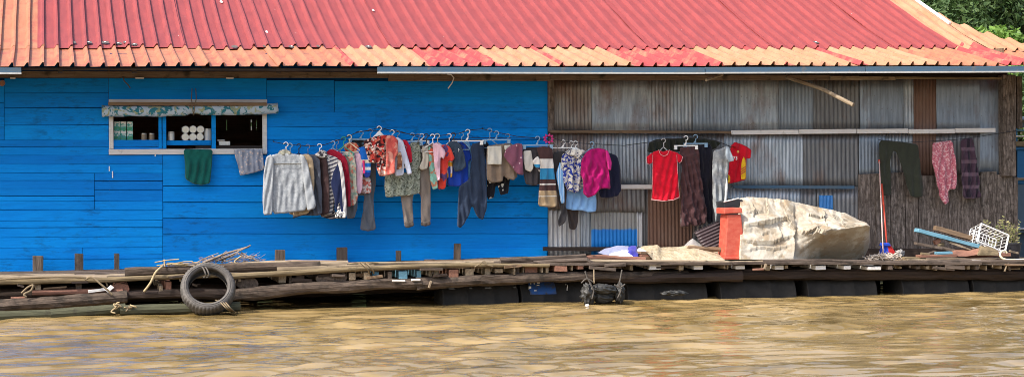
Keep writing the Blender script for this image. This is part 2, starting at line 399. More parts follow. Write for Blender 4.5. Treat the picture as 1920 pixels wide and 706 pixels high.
def log(name, mat, pts, r, parent=None, n=10, rag=.12, seg=.12):
    """round timber through pts; local x along the first-last direction; bark-like unevenness"""
    pts = [Vector(p) for p in pts]; a, b = pts[0], pts[-1]; x = (b-a).normalized()
    y = Vector((0,0,1)).cross(x); y = y.normalized() if y.length > .05 else Vector((0,1,0)); z = x.cross(y)
    mw = Matrix((x, y, z)).transposed().to_4x4(); mw.translation = (a+b)/2; inv = mw.inverted()
    L = sum((q-p).length for p, q in zip(pts, pts[1:])); k = max(2, int(L/seg)); P = []
    cum = [0]
    for p, q in zip(pts, pts[1:]): cum.append(cum[-1]+(q-p).length)
    for i in range(k+1):
        s = L*i/k
        for j in range(len(pts)-1):
            if s <= cum[j+1]+1e-6: P.append(inv @ pts[j].lerp(pts[j+1], (s-cum[j])/(cum[j+1]-cum[j]))); break
    r0, r1 = r if isinstance(r, tuple) else (r, r); sd = random.uniform(0, 99)
    mb = MB(); mb.tube(P, [lerp(r0, r1, i/k) for i in range(k+1)], n)
    vs = []
    for i, v in enumerate(mb.v[:(k+1)*n]):
        c = P[i//n]; d = Vector(v)-c; f = 1+rag*noise.noise(Vector((c.x*2.2+sd, (i % n)*.9, sd)))+rag*.6*noise.noise(Vector((c.x*7, (i % n)*2.1, sd)))
        vs.append(tuple(c+d*f))
    mb.v = vs; o = mb.build(name, mat, None, origin=False, smooth=False); o.matrix_basis = mw
    if parent: put(o, parent)
    return o
pbar('batten', M['brown_wood'], 1030, 246.5, 1371, 248, 5, -.065, .025, rag=.006)
for a, b in ((1371, 1497), (1498, 1605), (1606, 1702), (1703, 1790), (1791, 1866)):
    pbar('batten', M['white_wood'], a, 248.5+random.uniform(-1, 1)-(a-1371)*.008, b, 248.5+random.uniform(-.7, .7)-(b-1371)*.008, 8.5, -.08, .025, rag=.003)
pbar('batten', M['white_wood'], 1163, 350, 1222, 350, 8, -.075, .025, rag=.003)
pbar('batten', M['fascia_blue'], 1375, 350, 1602, 351, 6, -.055, .02, rag=.004)
pbar('batten', M['dark_wood'], 1018, 466, 1216, 466.5, 7.5, -.085, .03, rag=.005)
pbar('batten', M['dark_wood'], 1028, 352, 1112, 351, 4, -.05, .02, rag=.004)
# corner timbers
rect = MB(); rect_at(rect, 1027.5, 1039, 147, 249, -.03, .03); rect.build('door_post', M['vplank'], house, origin=False)
cp = MB(); rect_at(cp, 1881, 1906, 140, 330, -.12, .14); cp.build('corner_post', M['vplank'], house, origin=False, bevel=.01)
cp = MB(); rect_at(cp, 1907, 1917, 143, 240, .1, .1); cp.build('corner_post', M['vplank'], house, origin=False)
tw = MB(); x = 1610
while x < 1905:
    w_ = random.uniform(24, 33); x2 = min(x+w_, 1909); Y = -.05+random.uniform(-.012, .01)
    yt = 327+random.uniform(-5, 3) if x < 1870 else 331; a = W(x+.5, yt, Y); b = W(x2-.5, yt+random.uniform(-2, 2), Y); c = W(x2-.5, 478+random.uniform(-3, 4), Y); d = W(x+.5, 478+random.uniform(-3, 4), Y)
    nn = 8; vs = []
    for i in range(nn+1):
        t = i/nn; l = a.lerp(d, t); r_ = b.lerp(c, t); j1 = .006*noise.noise(Vector((x, t*5, 0))); j2 = .006*noise.noise(Vector((x2, t*5, 7)))
        vs += [l+Vector((j1, 0, 0)), r_+Vector((j2, 0, 0)), l+Vector((j1, .03, 0)), r_+Vector((j2, .03, 0))]
    fs = []
    for i in range(nn):
        o_ = i*4; p_ = o_+4; fs += [(o_, p_, p_+1, o_+1), (o_+2, o_+3, p_+3, p_+2), (o_, o_+2, p_+2, p_), (o_+1, p_+1, p_+3, o_+3)]
    fs += [(0, 1, 3, 2), (nn*4, nn*4+2, nn*4+3, nn*4+1)]
    tw.add(vs, fs); x = x2
tw.build('timber_wall', M['vplank'], house, origin=False)
pbar('sill_beam', M['dark_wood'], 1600, 474, 1906, 473, 17, -.10, .06, rag=.01)
# wall plates under the eave
pbar('wall_plate', M['brown_plate'], -160, 139.5, 762, 140.5, 12, -.06, .05, rag=.003)
pbar('wall_plate', M['brown_plate'], 728, 145.5, 1030, 145.5, 13, -.07, .05, rag=.003)
pbar('wall_plate', M['brown_plate'], 1031, 145, 1610, 146, 10, -.075, .04, rag=.003)
pbar('wall_plate', M['pale_wood'], 1556, 146, 1678, 147, 6.5, -.11, .04, rag=.006)
pbar('wall_plate', M['yellow_wood'], 1679, 146, 1878, 147, 4.5, -.10, .04, rag=.003)
# ------------------------------------------------------------------ ROOF
EZ = W(960, 124, -1.0).z
def roofz(Y, X):
    z = EZ
    segs = ((-1.0, .42, .192), (.42, 1.2, .34), (1.2, 4.9, .39))
    for a, b, s in segs:
        if Y > a: z += (min(Y, b)-a)*s
    if Y > 4.9: z -= (Y-4.9)*.39
    return z+.0066*(X-5.3)
PIT = .163
def prof(X):
    u = (X/PIT) % 1.0
    h = .042
    if u < .50: return .0
    if u < .69: return h*(u-.50)/.19
    if u < .81: return h
    if u < .835: return h*(1-(u-.81)/.025)
    return 0.0
def roof_sheet(X0, X1, Y0, Y1, lift, mat, name='roof_sheet', edge=None, sd=0):
    us = (0, .25, .50, .69, .81, .835)
    xs = [X0]+[ (k+u)*PIT for k in range(int(X0/PIT)-1, int(X1/PIT)+2) for u in us if X0+.002 < (k+u)*PIT < X1-.002]+[X1]
    vs = []; ny = max(2, int((Y1-Y0)/.22)); fs = []
    for i, X in enumerate(xs):
        ye = edge(X) if edge else Y1
        for j in range(ny+1):
            Y = lerp(Y0, ye, j/ny)
            wob = .010*noise.noise(Vector((X*.9, Y*1.1, sd)))+.004*noise.noise(Vector((X*5, Y*3, sd)))
            yj = Y + (.010*noise.noise(Vector((X*6, sd, 3))) if j == 0 else 0)
            vs.append((X+.006*noise.noise(Vector((X*.5, Y, sd+4))), yj, roofz(Y, X)+prof(X)+lift+wob))
    k = ny+1; fs = [(i*k+j, (i+1)*k+j, (i+1)*k+j+1, i*k+j+1) for i in range(len(xs)-1) for j in range(ny)]
    mb = MB(); mb.add(vs, fs); o = mb.build(name, mat, house, origin=False)
    so = o.modifiers.new('thick', 'SOLIDIFY'); so.thickness = .003
    return o
def XE(px): return W(px, 124, -1.0).x
XG = W(1852, 92, .44).x                                             # gable end
eb = [(-700,'roof_orange'),(-30,'roof_orange'),(108,'roof_orange'),(248,'roof_orange'),(388,'roof_orange'),(520,'roof_orange'),(655,'roof_pink'),(672,'roof_orange2'),(806,'roof_pink'),(941,'roof_orange2'),(1045,'roof_pink'),(1059,'roof_orange2'),(1184,'roof_pink'),(1358,'roof_orange2'),(1470,'roof_pink'),(1486,'roof_orange2'),(1608,'roof_pink'),(1624,'roof_orange2'),(1760,'roof_orange'),(1886,'roof_pink'),(None,None)]  # left end extended far out of view to shade the wall
for i, ((a, mt), (b, _)) in enumerate(zip(eb, eb[1:])):
    roof_sheet(XE(a), (XE(b)+.03) if b else XG, -1.0-.012*(i % 3), .62, .004*(i % 2)+.001*i*.1, M[mt], sd=i*3.1)
XRl = XE(0)+.39; 
XR1 = W(1790, 93, .42).x
roof_sheet(XE(-700), XRl+.1, .38, 4.9, .010, M['roof_orange'], sd=90)
nsh = int((XR1-XRl)/(PIT*5)+.5)
for i in range(nsh):
    a = XRl+(XR1-XRl)*i/nsh; b = XRl+(XR1-XRl)*(i+1)/nsh+.03
    roof_sheet(a, min(b, XR1+.03), .40+.02*math.sin(i*2.1), 4.9, .018+.011*(i % 2), M['roof_red'], sd=i*5.7+1)
roof_sheet(XR1-.02, XG, .38, 4.9, .010, M['roof_orange2'], sd=55)
roof_sheet(XE(-700), XG, 4.9, 9.4, .004, M['roof_red'], sd=56)
# grey repair patches and white blots stuck on the roof near the lap
rp = random.Random(4); PT = plain('tar_patch', (.10,.085,.08), .8, var=.4, scale=60)
for (x, y) in ((138,80),(166,80),(197,80),(222,82),(236,80),(252,84),(440,88),(499,87),(547,88),(600,87),(691,88),(415,4),(700,20),(500,60),(1180,58),(1530,80)):
    lo, hi = -.9, 4.5
    for _ in range(24):
        md = (lo+hi)/2; p = W(x, y, md)
        if p.z > roofz(md, p.x)+.035: lo = md
        else: hi = md
    p = W(x, y, lo); n = Vector((0, -.33, .94)); w_ = rp.uniform(.03, .05)*(1 if y > 79 else .45)
    MB().add([p+Vector((w_*math.cos(a)*rp.uniform(.8, 1.2), .05*math.sin(a)*rp.uniform(.7, 1.2), .018*math.sin(a)+.004)) for a in [k*.785 for k in range(8)]], [tuple(range(8))]).build('repair_patch' if y > 79 else 'white_blot', PT if y > 79 else M['white_paint'], house)
    if y > 79 and rp.random() < .6: MB().add([p+Vector((.012*math.cos(a), .02*math.sin(a), .007*math.sin(a)+.009)) for a in [k*1.05 for k in range(6)]], [tuple(range(6))]).build('white_blot', M['white_paint'], house)
# white barge strip on the upper gable edge
mb = MB(); P = [(XG+.01, y, roofz(y, XG)+.03) for y in np.arange(1.55, 4.9, .3)]
for p, q in zip(P, P[1:]): mb.bar(p, q, .035, .03)
mb.build('barge_strip', M['white_wood'], house, origin=False)
# fascia and gutter
LIP = plain('dusty_white_lip', (.42,.42,.41), .7, var=.3)
def fascia_or_gap_shade(x0, x1, y0, y1, Y=-1.03):
    o = pbar('fascia', M['fascia_blue'], x0, y0, x1, y1, 9.5, Y, .03, bev=.002)
    a = W(x0, y0+5.9, Y-.006); b = W(x1, y1+5.9, Y-.006)
    l = MB(); l.bar(a, b, .05, .018); l.build('lip', LIP, o, origin=False)
fascia_or_gap_shade(-160, 40, 131, 132); fascia_or_gap_shade(708, 1321, 130.5, 131.5, -1.035); fascia_or_gap_shade(1322, 1622, 131, 130, -1.03); fascia_or_gap_shade(1623, 1960, 130, 128.5, -1.034)
pbar('fascia', M['dark_wood'], 41, 129.5, 707, 131, 5, -.93, .04, rag=.006)  # dark strip standing for the shaded gap under the roof
# rafters (undersides of the eave)
for X in np.arange(XL, XG, .8):
    mb = MB(); mb.bar((X, -.92, roofz(-.92, X)-.05), (X, .4, roofz(.4, X)-.05), .05, .07); mb.build('rafter', M['dark_wood'], house, origin=False)
# lower roof at the right, past the gable
def up_to(pts):
    def f(X):
        lo, hi = -.9, 4.0
        for _ in range(24):
            mdl = (lo+hi)/2; x, y = PX((X, mdl, roofz(mdl, X)-.03))
            if y > curve(pts, x): lo = mdl
            else: hi = mdl
        return lo
    return f
side = empty('side_roof', (XG+.8, -.4, 0), 'small orange side roof beyond the gable edge of the big roof', 'roof')
_h = house; house = side
roof_sheet(XG+.005, XG+.75, -1.0, 1, -.03, M['roof_orange'], edge=up_to([(1770, 40), (1785, 50), (1840, 76), (1890, 90), (1960, 104)]), sd=71)
roof_sheet(XG+.72, XG+2.6, -1.0, 1, -.02, M['roof_orange'], edge=up_to([(1770, 38), (1785, 48), (1840, 68), (1890, 80), (1960, 97)]), sd=72)
roof_sheet(XG+.02, XG+1.5, .35, 1, .0, M['roof_orange2'], edge=up_to([(1770, 34), (1785, 45), (1840, 66), (1890, 80), (1960, 95)]), sd=73)
mb = MB()
for (xx, yy) in ((XG+.25, -.7), (XG+2.4, -.7), (XG+2.4, .8)): mb.box((xx, yy, (roofz(yy, xx)-.1)/2), (.1, .1, roofz(yy, xx)-.1))
mb.build('roof_post', M['vplank'], side, origin=False)
house = _h
# torn flap of sheet on the roof
mb = MB(); pts = [W(1838, 85, -.1), W(1842, 98, -.2), W(1856, 97, -.2), W(1862, 104, -.3)]
pts = [Vector((p.x, p.y, roofz(p.y, p.x)+.06+.02*i)) for i, p in enumerate(pts)]
# ------------------------------------------------------------------ small eave things
def hanging_string(pts, label, mat, r=.004, name='string', cat='string'):
    mb = MB(); mb.tube(pts, r, 5); return tag(mb.build(name, mat, smooth=True), label, cat)
hanging_string([W(230,143,-.1), W(233,152,-.1), W(241,160,-.1), W(244,165,-.1)], 'short frayed grey string dangling under the eave above the window', M['rope_dark'], .007)
hanging_string([W(838,139,-.14), W(846,140,-.14), W(851,146,-.14), W(848,155,-.14), W(840,166,-.14)], 'pale hooked wire dangling under the gutter on the blue wall', M['white_paint'], .007, 'hook_wire', 'wire')
o = log('round_pole', M['pale_wood'], [W(1475,144,-.2), W(1540,166,-.75), W(1600,197,-1.15)], (.026,.024), n=9); tag(o, 'long pale debarked pole sticking out from under the eave', 'pole', 'loose poles under the eave')
o = log('round_pole', M['pale_wood'], [W(1354,140,-.5), W(1324,150,-.9)], .018, n=8); tag(o, 'short pale pole stub sticking out under the gutter', 'pole', 'loose poles under the eave')
for x, w_ in ((262, 15), (431, 13), (24, 9)):  # white bars standing in for sunlit patches under the eave
    mb = MB(); mb.box(W(x, 146.5, -.12), (w_/155, .03, .016)); tag(mb.build('wood_offcut', M['white_wood'], bevel=.003), {262:'white offcut on the wall plate above the window blind left half', 431:'white offcut on the wall plate above the window blind right half', 24:'white offcut under the short blue gutter piece at the corner'}[x], 'offcut', 'white offcuts on the wall plate')
o = log('timber_end', M['red_wood'], [W(4,156,-.1), W(4,156,-.35)], .035, n=8); tag(o, 'brown timber end poking out under the blue gutter stub', 'timber')
# marks of paint drips
mb = MB()
for x, y, h in ((205, 316, 9), (211, 327, 12), (291, 291, 4)): mb.box(W(x, y, -.0165), (.012, .003, h/155))
mb.build('paint_drip', M['white_paint'], house, origin=False)
# ------------------------------------------------------------------ blind
def blind_mat():
    Q = Mat('printed_leaf_cloth', .8, .2); v = Q.co('Object', (1,1,1)); w = Q.noise(v, 7, 3, .6, 2.2); w2 = Q.noise(Q.co('Object', (1,1,1), (5,2,1)), 9, 2, .5, 1.5)
    c = Q.mix(Q.ramp(w, [(.50,0.0),(.54,1.0)]), (.42,.52,.62), (.03,.18,.24))
    c = Q.mix(Q.ramp(w2, [(.56,0.0),(.62,.9)]), c, (.34,.36,.20)); Q.color(c); Q.bump(w, .3, .01); return Q.m
bl = MB(); pts = []; rr = []
for i in range(45):
    s = i/44; x = lerp(191, 521, s); y = curve([(191,208.5),(250,208),(300,208.5),(340,207),(363,205.5),(395,206),(440,206),(521,203)], x)
    pts.append(W(x, y, -.12)); rr.append((.072 if s < .01 else .064)*(1+.12*noise.noise(Vector((s*14, 2, 0))))*(.72 if abs(x-363) < 9 else 1))
bl.tube(pts, rr, 14)
bo = tag(bl.build('roll_blind', blind_mat(), smooth=True), 'rolled blind of blue and green leaf print cloth above the window', 'blind')
pbar('batten', M['brown_wood'], 203, 194.5, 500, 195.5, 6.5, -.17, .02, parent=bo, rag=.002)
mb = MB(); mb.tube([W(360,166,-.06), W(359,185,-.10), W(360,196,-.2), W(363,216,-.19)], .005, 5); mb.tube([W(367,166,-.06), W(368,185,-.10), W(366,196,-.2), W(363,216,-.19)], .005, 5)
mb.build('cord', M['rope_tan'], bo, smooth=True)
# ------------------------------------------------------------------ goods on the window shelf
def cyl(mb, a, b, r, n=18): mb.tube([a, b], r, n)
ct = Mat('green_print_carton', .5, .4); v = ct.co('Object', (1,1,1), rnd=True); z = ct.sep(ct.co('Object'), 2)
ct.color(ct.mix(ct.ramp(ct.noise(v, 38, 2), [(.5,0.0),(.55,1.0)]), ct.ramp(z, [(0,(.05,.30,.14)),(.045,(.45,.6,.55)),(.075,(.7,.74,.7)),(.1,(.62,.64,.6))], 'CONSTANT'), (.06,.32,.28)))
k = 0
CN = ['left', 'middle', 'right']
for ci, x in enumerate((219.5, 231, 243.5)):
    for t in range(2):
        a = W(x, 263-t*17.5, .12); mb = MB(); mb.box((a.x, a.y, a.z+.056), (.068, .06, .110)); o = mb.build('juice_carton', ct.m, bevel=.003)
        cap = MB(); cap.box((a.x, a.y-.031, a.z+.096), (.055, .002, .016)); cap.build('printed_band', M['white_paint'], o)
        tag(o, '%s green and white carton, %s column of the stack on the window shelf' % (('lower', 'upper')[t], CN[ci]), 'carton', 'cartons stacked on the window shelf')
def jar(x, y, r, h, body, lid, label, cat='jar', name='jar', Y=.13):
    a = W(x, y, Y); mb = MB(); mb.tube([a, a+Vector((0,0,h*.86)), a+Vector((0,0,h*.9))], [r, r, r*.9], 18); o = mb.build(name, body, smooth=False)
    l = MB(); l.tube([a+Vector((0,0,h*.905)), a+Vector((0,0,h))], r*.97, 18); l.build('lid', lid, o); return tag(o, label, cat, 'jars and tins on the window shelf')
M['amber'] = plain('brown_glass_jar', (.25,.19,.13), .15, .6)
jar(270, 263, .033, .082, M['amber'], M['tin'], 'small brown jar next to the cartons on the window shelf')
jar(284.5, 263, .033, .082, M['amber'], M['tin'], 'small brown jar near the double blue mullion on the window shelf')
jar(321, 263, .040, .10, M['tin'], M['tin'], 'squat scuffed tin standing left of the six lying tins', 'tin', 'tin_can')
M['glass'] = plain('hazy_glass', (.55,.58,.60), .08, .6)
jar(389.5, 263, .042, .135, M['glass'], M['tin'], 'tall clear glass jar right of the six lying tins')
for i, (x, y) in enumerate(((347.5,257.5),(361.5,257.5),(375,257),(348,243.5),(362,243),(376,243.3))):
    p = W(x, y-.6, .08); mb = MB(); cyl(mb, p, p+Vector((0,.17,0)), .0425, 22); o = mb.build('tin_can', M['tin'])
    l = MB(); l.tube([p+Vector((0,-.004,0)), p+Vector((0,.004,0))], .037, 22); l.build('lid', M['lid_white'], o)
    tag(o, 'lying tin with cream lid, %s one of the %s row on the window shelf' % (CN[i % 3], ('bottom', 'top')[i//3]), 'tin', 'tins lying stacked on the window shelf')
mb = MB(); a = W(414, 263, .15); mb.box(a, (.085,.08,.016)); mb.box(a+Vector((.04,0,-.035)), (.13,.09,.05)); tag(mb.build('lidded_box', M['tin'], bevel=.004), 'grey flat box with white lid inside the right window bay', 'box')
# support for that box, inside the room
mb = MB(); mb.box(a+Vector((.3,.05,-.08)), (1.2,.35,.03)); mb.box(a+Vector((-.25,.05,-.9)), (.05,.3,1.6)); mb.box(a+Vector((.85,.05,-.9)), (.05,.3,1.6)); mb.build('shelf', M['dark_in'], house, origin=False)
# ------------------------------------------------------------------ CLOTH
def poly_sd(P, pts):
    P = np.asarray(P, float); n = len(P); best = np.full(len(pts), 1e9); near = np.zeros_like(pts); inside = np.zeros(len(pts), bool)
    for i in range(n):
        a = P[i]; b = P[(i+1) % n]; d = b-a; L = (d**2).sum()
        t = np.clip(((pts-a)@d)/max(L, 1e-12), 0, 1); q = a+t[:, None]*d; ds = np.hypot(*(pts-q).T)
        k = ds < best; best[k] = ds[k]; near[k] = q[k]
        c = ((a[1] > pts[:, 1]) != (b[1] > pts[:, 1]))
        with np.errstate(divide='ignore', invalid='ignore'): xi = (b[0]-a[0])*(pts[:, 1]-a[1])/(b[1]-a[1])+a[0]
        inside ^= c & (pts[:, 0] < xi)
    return inside, best, near
def smooth_poly(P, it=1):
    for _ in range(it):
        Q = []
        for i in range(len(P)):
            a = np.array(P[i], float); b = np.array(P[(i+1) % len(P)], float)
            Q += [a*.88+b*.12, a*.12+b*.88]
        P = Q
    return P
def cloth(name, poly, mat, Y=-.42, yaw=0, T=.012, fold=.012, step=.0105, wl=.075, parent=None, seed=None, lean=0.0, it=1, off=0.0, curl=0.0, topfix=.25):
    poly = smooth_poly(poly, it); ps = np.array(poly); cx, cy = ps.mean(0)
    P0 = W(cx, cy, Y); t = Vector((math.cos(R(yaw)), math.sin(R(yaw)), 0)); n = Vector((math.sin(R(yaw)), -math.cos(R(yaw)), 0))
    P0 = P0+n*off
    uv = []
    for x, y in poly:
        d = ray(x, y); s = (P0-CAM).dot(n)/d.dot(n); q = CAM+d*s-P0; uv.append((q.dot(t), q.z))
    uv = np.array(uv); lo = uv.min(0)-step; hi = uv.max(0)+step
    nx = int((hi[0]-lo[0])/step)+2; ny = int((hi[1]-lo[1])/step)+2
    gx, gy = np.meshgrid(lo[0]+np.arange(nx)*step, lo[1]+np.arange(ny)*step); pts = np.stack([gx.ravel(), gy.ravel()], 1)
    ins, ds, near = poly_sd(uv, pts)
    idx = np.arange(nx*ny).reshape(ny, nx); q4 = np.stack([idx[:-1,:-1], idx[:-1,1:], idx[1:,1:], idx[1:,:-1]], -1).reshape(-1, 4)
    keep = ins[q4].sum(1) >= 1; q4 = q4[keep]
    pos = pts.copy(); pos[~ins] = near[~ins]; ds = np.where(ins, ds, 0)
    sd = seed if seed is not None else (hash(name) % 97)+cx*.37
    rs = np.random.RandomState(int(abs(sd)*13) % 99991)
    H = hi[1]-lo[1]; v = (hi[1]-pos[:, 1])/H                       # 0 top, 1 bottom
    F = np.zeros(len(pts))
    for _ in range(5):
        k = 2*math.pi/(wl*rs.uniform(.7, 1.9)); sl = rs.uniform(-.35, .35); ph = rs.uniform(0, 6.28); wv = rs.uniform(.3, 1.0)
        F += rs.uniform(.5, 1)*np.sin(k*(pos[:, 0]+sl*pos[:, 1]+.02*np.sin(pos[:, 1]*9*wv+ph))+ph)
    F = np.sign(F)*np.abs(F)**.8
    F *= fold*1.45/2.0*(topfix+(1-topfix)*np.clip(v*1.6, 0, 1))
    for _ in range(4):                                              # diagonal creases
        a = rs.uniform(0, 3.14); k = 2*math.pi/rs.uniform(.10, .3); ph = rs.uniform(0, 6.28)
        F += fold*.5*(1-np.abs(np.sin((pos[:, 0]*math.cos(a)+pos[:, 1]*math.sin(a))*k/2+ph)))
    F += curl*v*v
    F *= np.clip(ds/.015+.6, 0, 1)
    half = T*.55*np.sqrt(np.clip(1-(1-np.clip(ds/.016, 0, 1))**2, 0, 1))
    used = np.unique(q4); mp = -np.ones(nx*ny, int); mp[used] = np.arange(len(used)); nf = len(used)
    bd = ~ins[used]; backi = np.arange(nf); cnt = nf+np.cumsum(~bd)-1; backi = np.where(bd, np.arange(nf), cnt)
    P = np.array(P0); tt = np.array(t); nn = np.array(n); zz = np.array((0, 0, 1.0))
    base = P+pos[used][:, :1]*tt+pos[used][:, 1:]*zz
    mid = F[used][:, None]*nn
    fr = base+mid+half[used][:, None]*nn; bk_ = base+mid-half[used][:, None]*nn
    verts = np.concatenate([fr, bk_[~bd]]); q = mp[q4]; qb = backi[q][:, ::-1]
    faces = np.concatenate([q, qb])
    fl = []
    for f in faces.tolist():
        g = []
        for i_ in f:
            if i_ not in g: g.append(i_)
        if len(g) >= 3: fl.append(tuple(g))
    mb = MB(); mb.v = [tuple(x) for x in verts]; mb.f = fl
    U = np.stack([pos[used][:, 0]-uv[:, 0].min(), uv[:, 1].max()-pos[used][:, 1]], 1); mb.uv = np.concatenate([U, U[~bd]]).tolist()
    return mb.build(name, mat, parent, smooth=True)
# fabric materials (UV: metres from the left edge / metres down from the top)
def fab(name, fn, rough=.9, bump=.35):
    Q = Mat(name, rough, .15); uvn = Q.co('UV'); c = fn(Q, uvn)
    w = Q.noise(uvn, 60, 3, .6); ww = Q.noise(uvn, 320, 2, .5)
    c = Q.mix(Q.ramp(w, [(.3, 0.0), (.75, .28)]), c, (.0,.0,.0)) if False else Q.mix(.22, c, Q.mix(w, (.0,.0,.0), (1,1,1)), 'SOFT_LIGHT')
    Q.color(c); Q.bump(Q.math('ADD', Q.math('MULTIPLY', w, .8), Q.math('MULTIPLY', ww, .3)), bump, .006)
    Q.b.inputs['Sheen Weight'].default_value = .15
    return Q.m
def solid(c, c2=None):
    def f(Q, u):
        if c2 is None: return Q.mix(Q.noise(u, 7, 3), sc(c, .8), sc(c, 1.2))
        return Q.mix(Q.ramp(Q.noise(u, 26, 5, .7), [(.4,0.0),(.6,1.0)]), c, c2)
    return f
def floral(cols, scale=40, dist=.6, base=None, amt=.45):
    def f(Q, u):
        n = Q.noise(u, 12, 2, .5, color=True)
        v = Q.mix(.06*dist, u, n, 'ADD')
        x = Q.sep(Q.vor(v, scale), 0); k = len(cols)
        c = Q.ramp(x, [(i/k, cc) for i, cc in enumerate(cols)], 'CONSTANT')
        if base is not None: c = Q.mix(Q.ramp(Q.vor(v, scale, 'Distance'), [(amt*.9, 0.0), (amt, 1.0)]), c, base)
        return c
    return f
def bandsv(lst, axis=1):       # lst of (metres from top, colour), constant
    H = 1.0
    def f(Q, u): return Q.ramp(Q.sep(u, axis), [(p, c) for p, c in lst], 'CONSTANT')
    return f
def stripes(c1, c2, per, axis=1, duty=.5, tilt=0):
    def f(Q, u):
        a = Q.sep(u, axis)
        if tilt: a = Q.math('ADD', a, Q.math('MULTIPLY', Q.sep(u, 1-axis), tilt))
        return Q.mix(Q.math('GREATER_THAN', Q.math('FRACT', Q.math('DIVIDE', a, per)), duty), c1, c2)
    return f
def plaid(c1, c2, c3, per):
    def f(Q, u):
        a = Q.math('GREATER_THAN', Q.math('FRACT', Q.math('DIVIDE', Q.sep(u, 0), per*.7)), .72); b = Q.math('GREATER_THAN', Q.math('FRACT', Q.math('DIVIDE', Q.sep(u, 1), per)), .72)
        c = Q.mix(a, c1, c2); return Q.mix(Q.math('MULTIPLY', b, .7), c, c3)
    return f
def dots(base, dot, scale, r=.3, rnd=.8):
    def f(Q, u): return Q.mix(Q.math('LESS_THAN', Q.vor(u, scale, 'Distance', rnd=rnd), r), base, dot)
    return f
GN = 'washing hung out on the line'
def garment(name, poly, fn, label, cat, Y=-.42, yaw=0, **k):
    mat = fab(name+'_cloth', fn) if callable(fn) else fn
    o = cloth(name, poly, mat, Y, yaw, **k); tag(o, label, cat, GN); return o
YL = -.42
def sub(name, poly, fn, par, Y=None, yaw=0, off=.016, T=.006, fold=.006, **k):
    mat = fab(name+'_cloth', fn) if callable(fn) else fn
    return cloth(name, poly, mat, YL if Y is None else Y, yaw, T=T, fold=fold, parent=par, off=off, **k)
# --- left group: nested shirts
g = garment('long_sleeved_shirt', [(508,291),(522,287),(545,287),(562,290),(570,300),(574,340),(576,394),(540,399),(511,401),(508,350),(505,310)], solid((.23,.25,.27),(.35,.37,.39)),
    'light grey patterned long sleeved shirt at the window end of the line', 'shirt', Y=-.62, T=.035, fold=.005)
gs = fab('grey_sleeve_cloth', solid((.28,.30,.32),(.33,.35,.37)))
cloth('sleeve', [(499,294),(508,289),(514,300),(512,350),(511,402),(494,403),(492,376),(494,325)], gs, -.655, 0, T=.025, fold=.007, parent=g)
cloth('sleeve', [(562,289),(570,291),(577,305),(584,340),(593,383),(590,391),(576,395),(572,360),(566,320)], gs, -.655, 0, T=.025, fold=.007, parent=g)
sub('yoke_seam', [(508,306),(568,305),(568,307),(508,308)], solid((.28,.28,.26)), g, -.66, off=.0, T=.004)
sub('collar', [(520,289),(524,282),(534,279),(544,283),(548,289),(534,292)], solid((.24,.25,.19),(.45,.43,.35)), g, -.61, T=.02)
garment('tan_shirt', [(540,291),(578,288),(587,297),(590,340),(589,384),(578,400),(555,405),(542,400)], solid((.42,.32,.20)), 'tan shirt showing just behind the light grey shirt', 'shirt', Y=-.53, yaw=-28, T=.018)
garment('slate_jacket', [(548,290),(590,289),(600,300),(603,345),(605,398),(596,404),(570,403),(548,409)], solid((.075,.085,.11)), 'dark slate jacket hanging between the tan and the dark brown shirts', 'jacket', Y=-.48, yaw=-34, T=.02)
garment('dark_brown_shirt', [(575,291),(606,288),(614,300),(618,345),(619,398),(608,403),(585,402),(576,395)], solid((.05,.028,.028)), 'dark brown shirt just left of the navy and white striped one', 'shirt', Y=-.47, yaw=-36, T=.02)
g = garment('striped_shirt', [(596,292),(618,290),(634,296),(641,320),(646,360),(649,405),(634,409),(628,360),(624,400),(606,404),(603,350),(602,310)], stripes((.50,.49,.48),(.05,.05,.08),.045,1,.62,.35), 'white top with dark diagonal stripes and a navy sleeve beside the dark brown shirt', 'top', Y=-.50, yaw=-25, T=.02)
sub('collar', [(590,291),(597,284),(604,280),(612,284),(616,292),(604,297)], floral([(.6,.58,.55),(.05,.05,.06),(.4,.38,.36)], 60), g, -.52, T=.02)
sub('sleeve', [(634,305),(640,312),(642,330),(645,370),(647,402),(640,400),(636,375),(630,398),(626,370),(620,345),(625,322)], solid((.008,.014,.05)), g, -.57, yaw=-10)
sub('side_stripe', [(631,297),(640,302),(646,330),(650,380),(650,405),(644,406),(642,365),(638,325)], stripes((.5,.48,.46),(.25,.25,.27),.012,0,.6), g, -.585, yaw=-10)
sub('cuff', [(627,397),(648,396),(649,408),(629,409)], floral([(.6,.58,.55),(.03,.03,.03),(.6,.58,.55),(.05,.05,.06)], 90), g, -.60)
garment('maroon_shirt', [(612,285),(620,279),(632,281),(646,291),(653,305),(657,340),(659,386),(651,388),(645,370),(630,366),(616,362),(613,320)], solid((.30,.008,.028)), 'plain deep red long sleeved shirt beside the striped top', 'shirt', Y=-.45, yaw=-30, T=.024)
garment('striped_hem_dress', [(604,340),(626,340),(628,400),(640,406),(622,411),(600,405)], stripes((.03,.03,.04),(.30,.27,.27),.035,1,.6,.2), 'black dress with pale hem stripes peeping out under the striped top', 'dress', Y=-.40, yaw=-20)
garment('grey_trousers', [(655,288),(704,286),(705,340),(700,372),(702,404),(704,430),(690,433),(675,430),(679,400),(684,366),(671,366),(670,392),(664,408),(650,410),(648,372)], solid((.11,.12,.14)), 'grey flared trousers hanging lowest beside the deep red shirt', 'trousers', Y=-.33, yaw=8, T=.02)
garment('pastel_blouse', [(638,290),(652,283),(664,288),(668,310),(669,350),(672,368),(666,384),(655,386),(650,350),(644,320)], floral([(.42,.44,.32),(.25,.36,.30),(.55,.48,.40),(.55,.20,.14),(.40,.45,.35)], 34), 'pale green and cream blouse with a red print next to the deep red shirt', 'blouse', Y=-.44, yaw=-30)
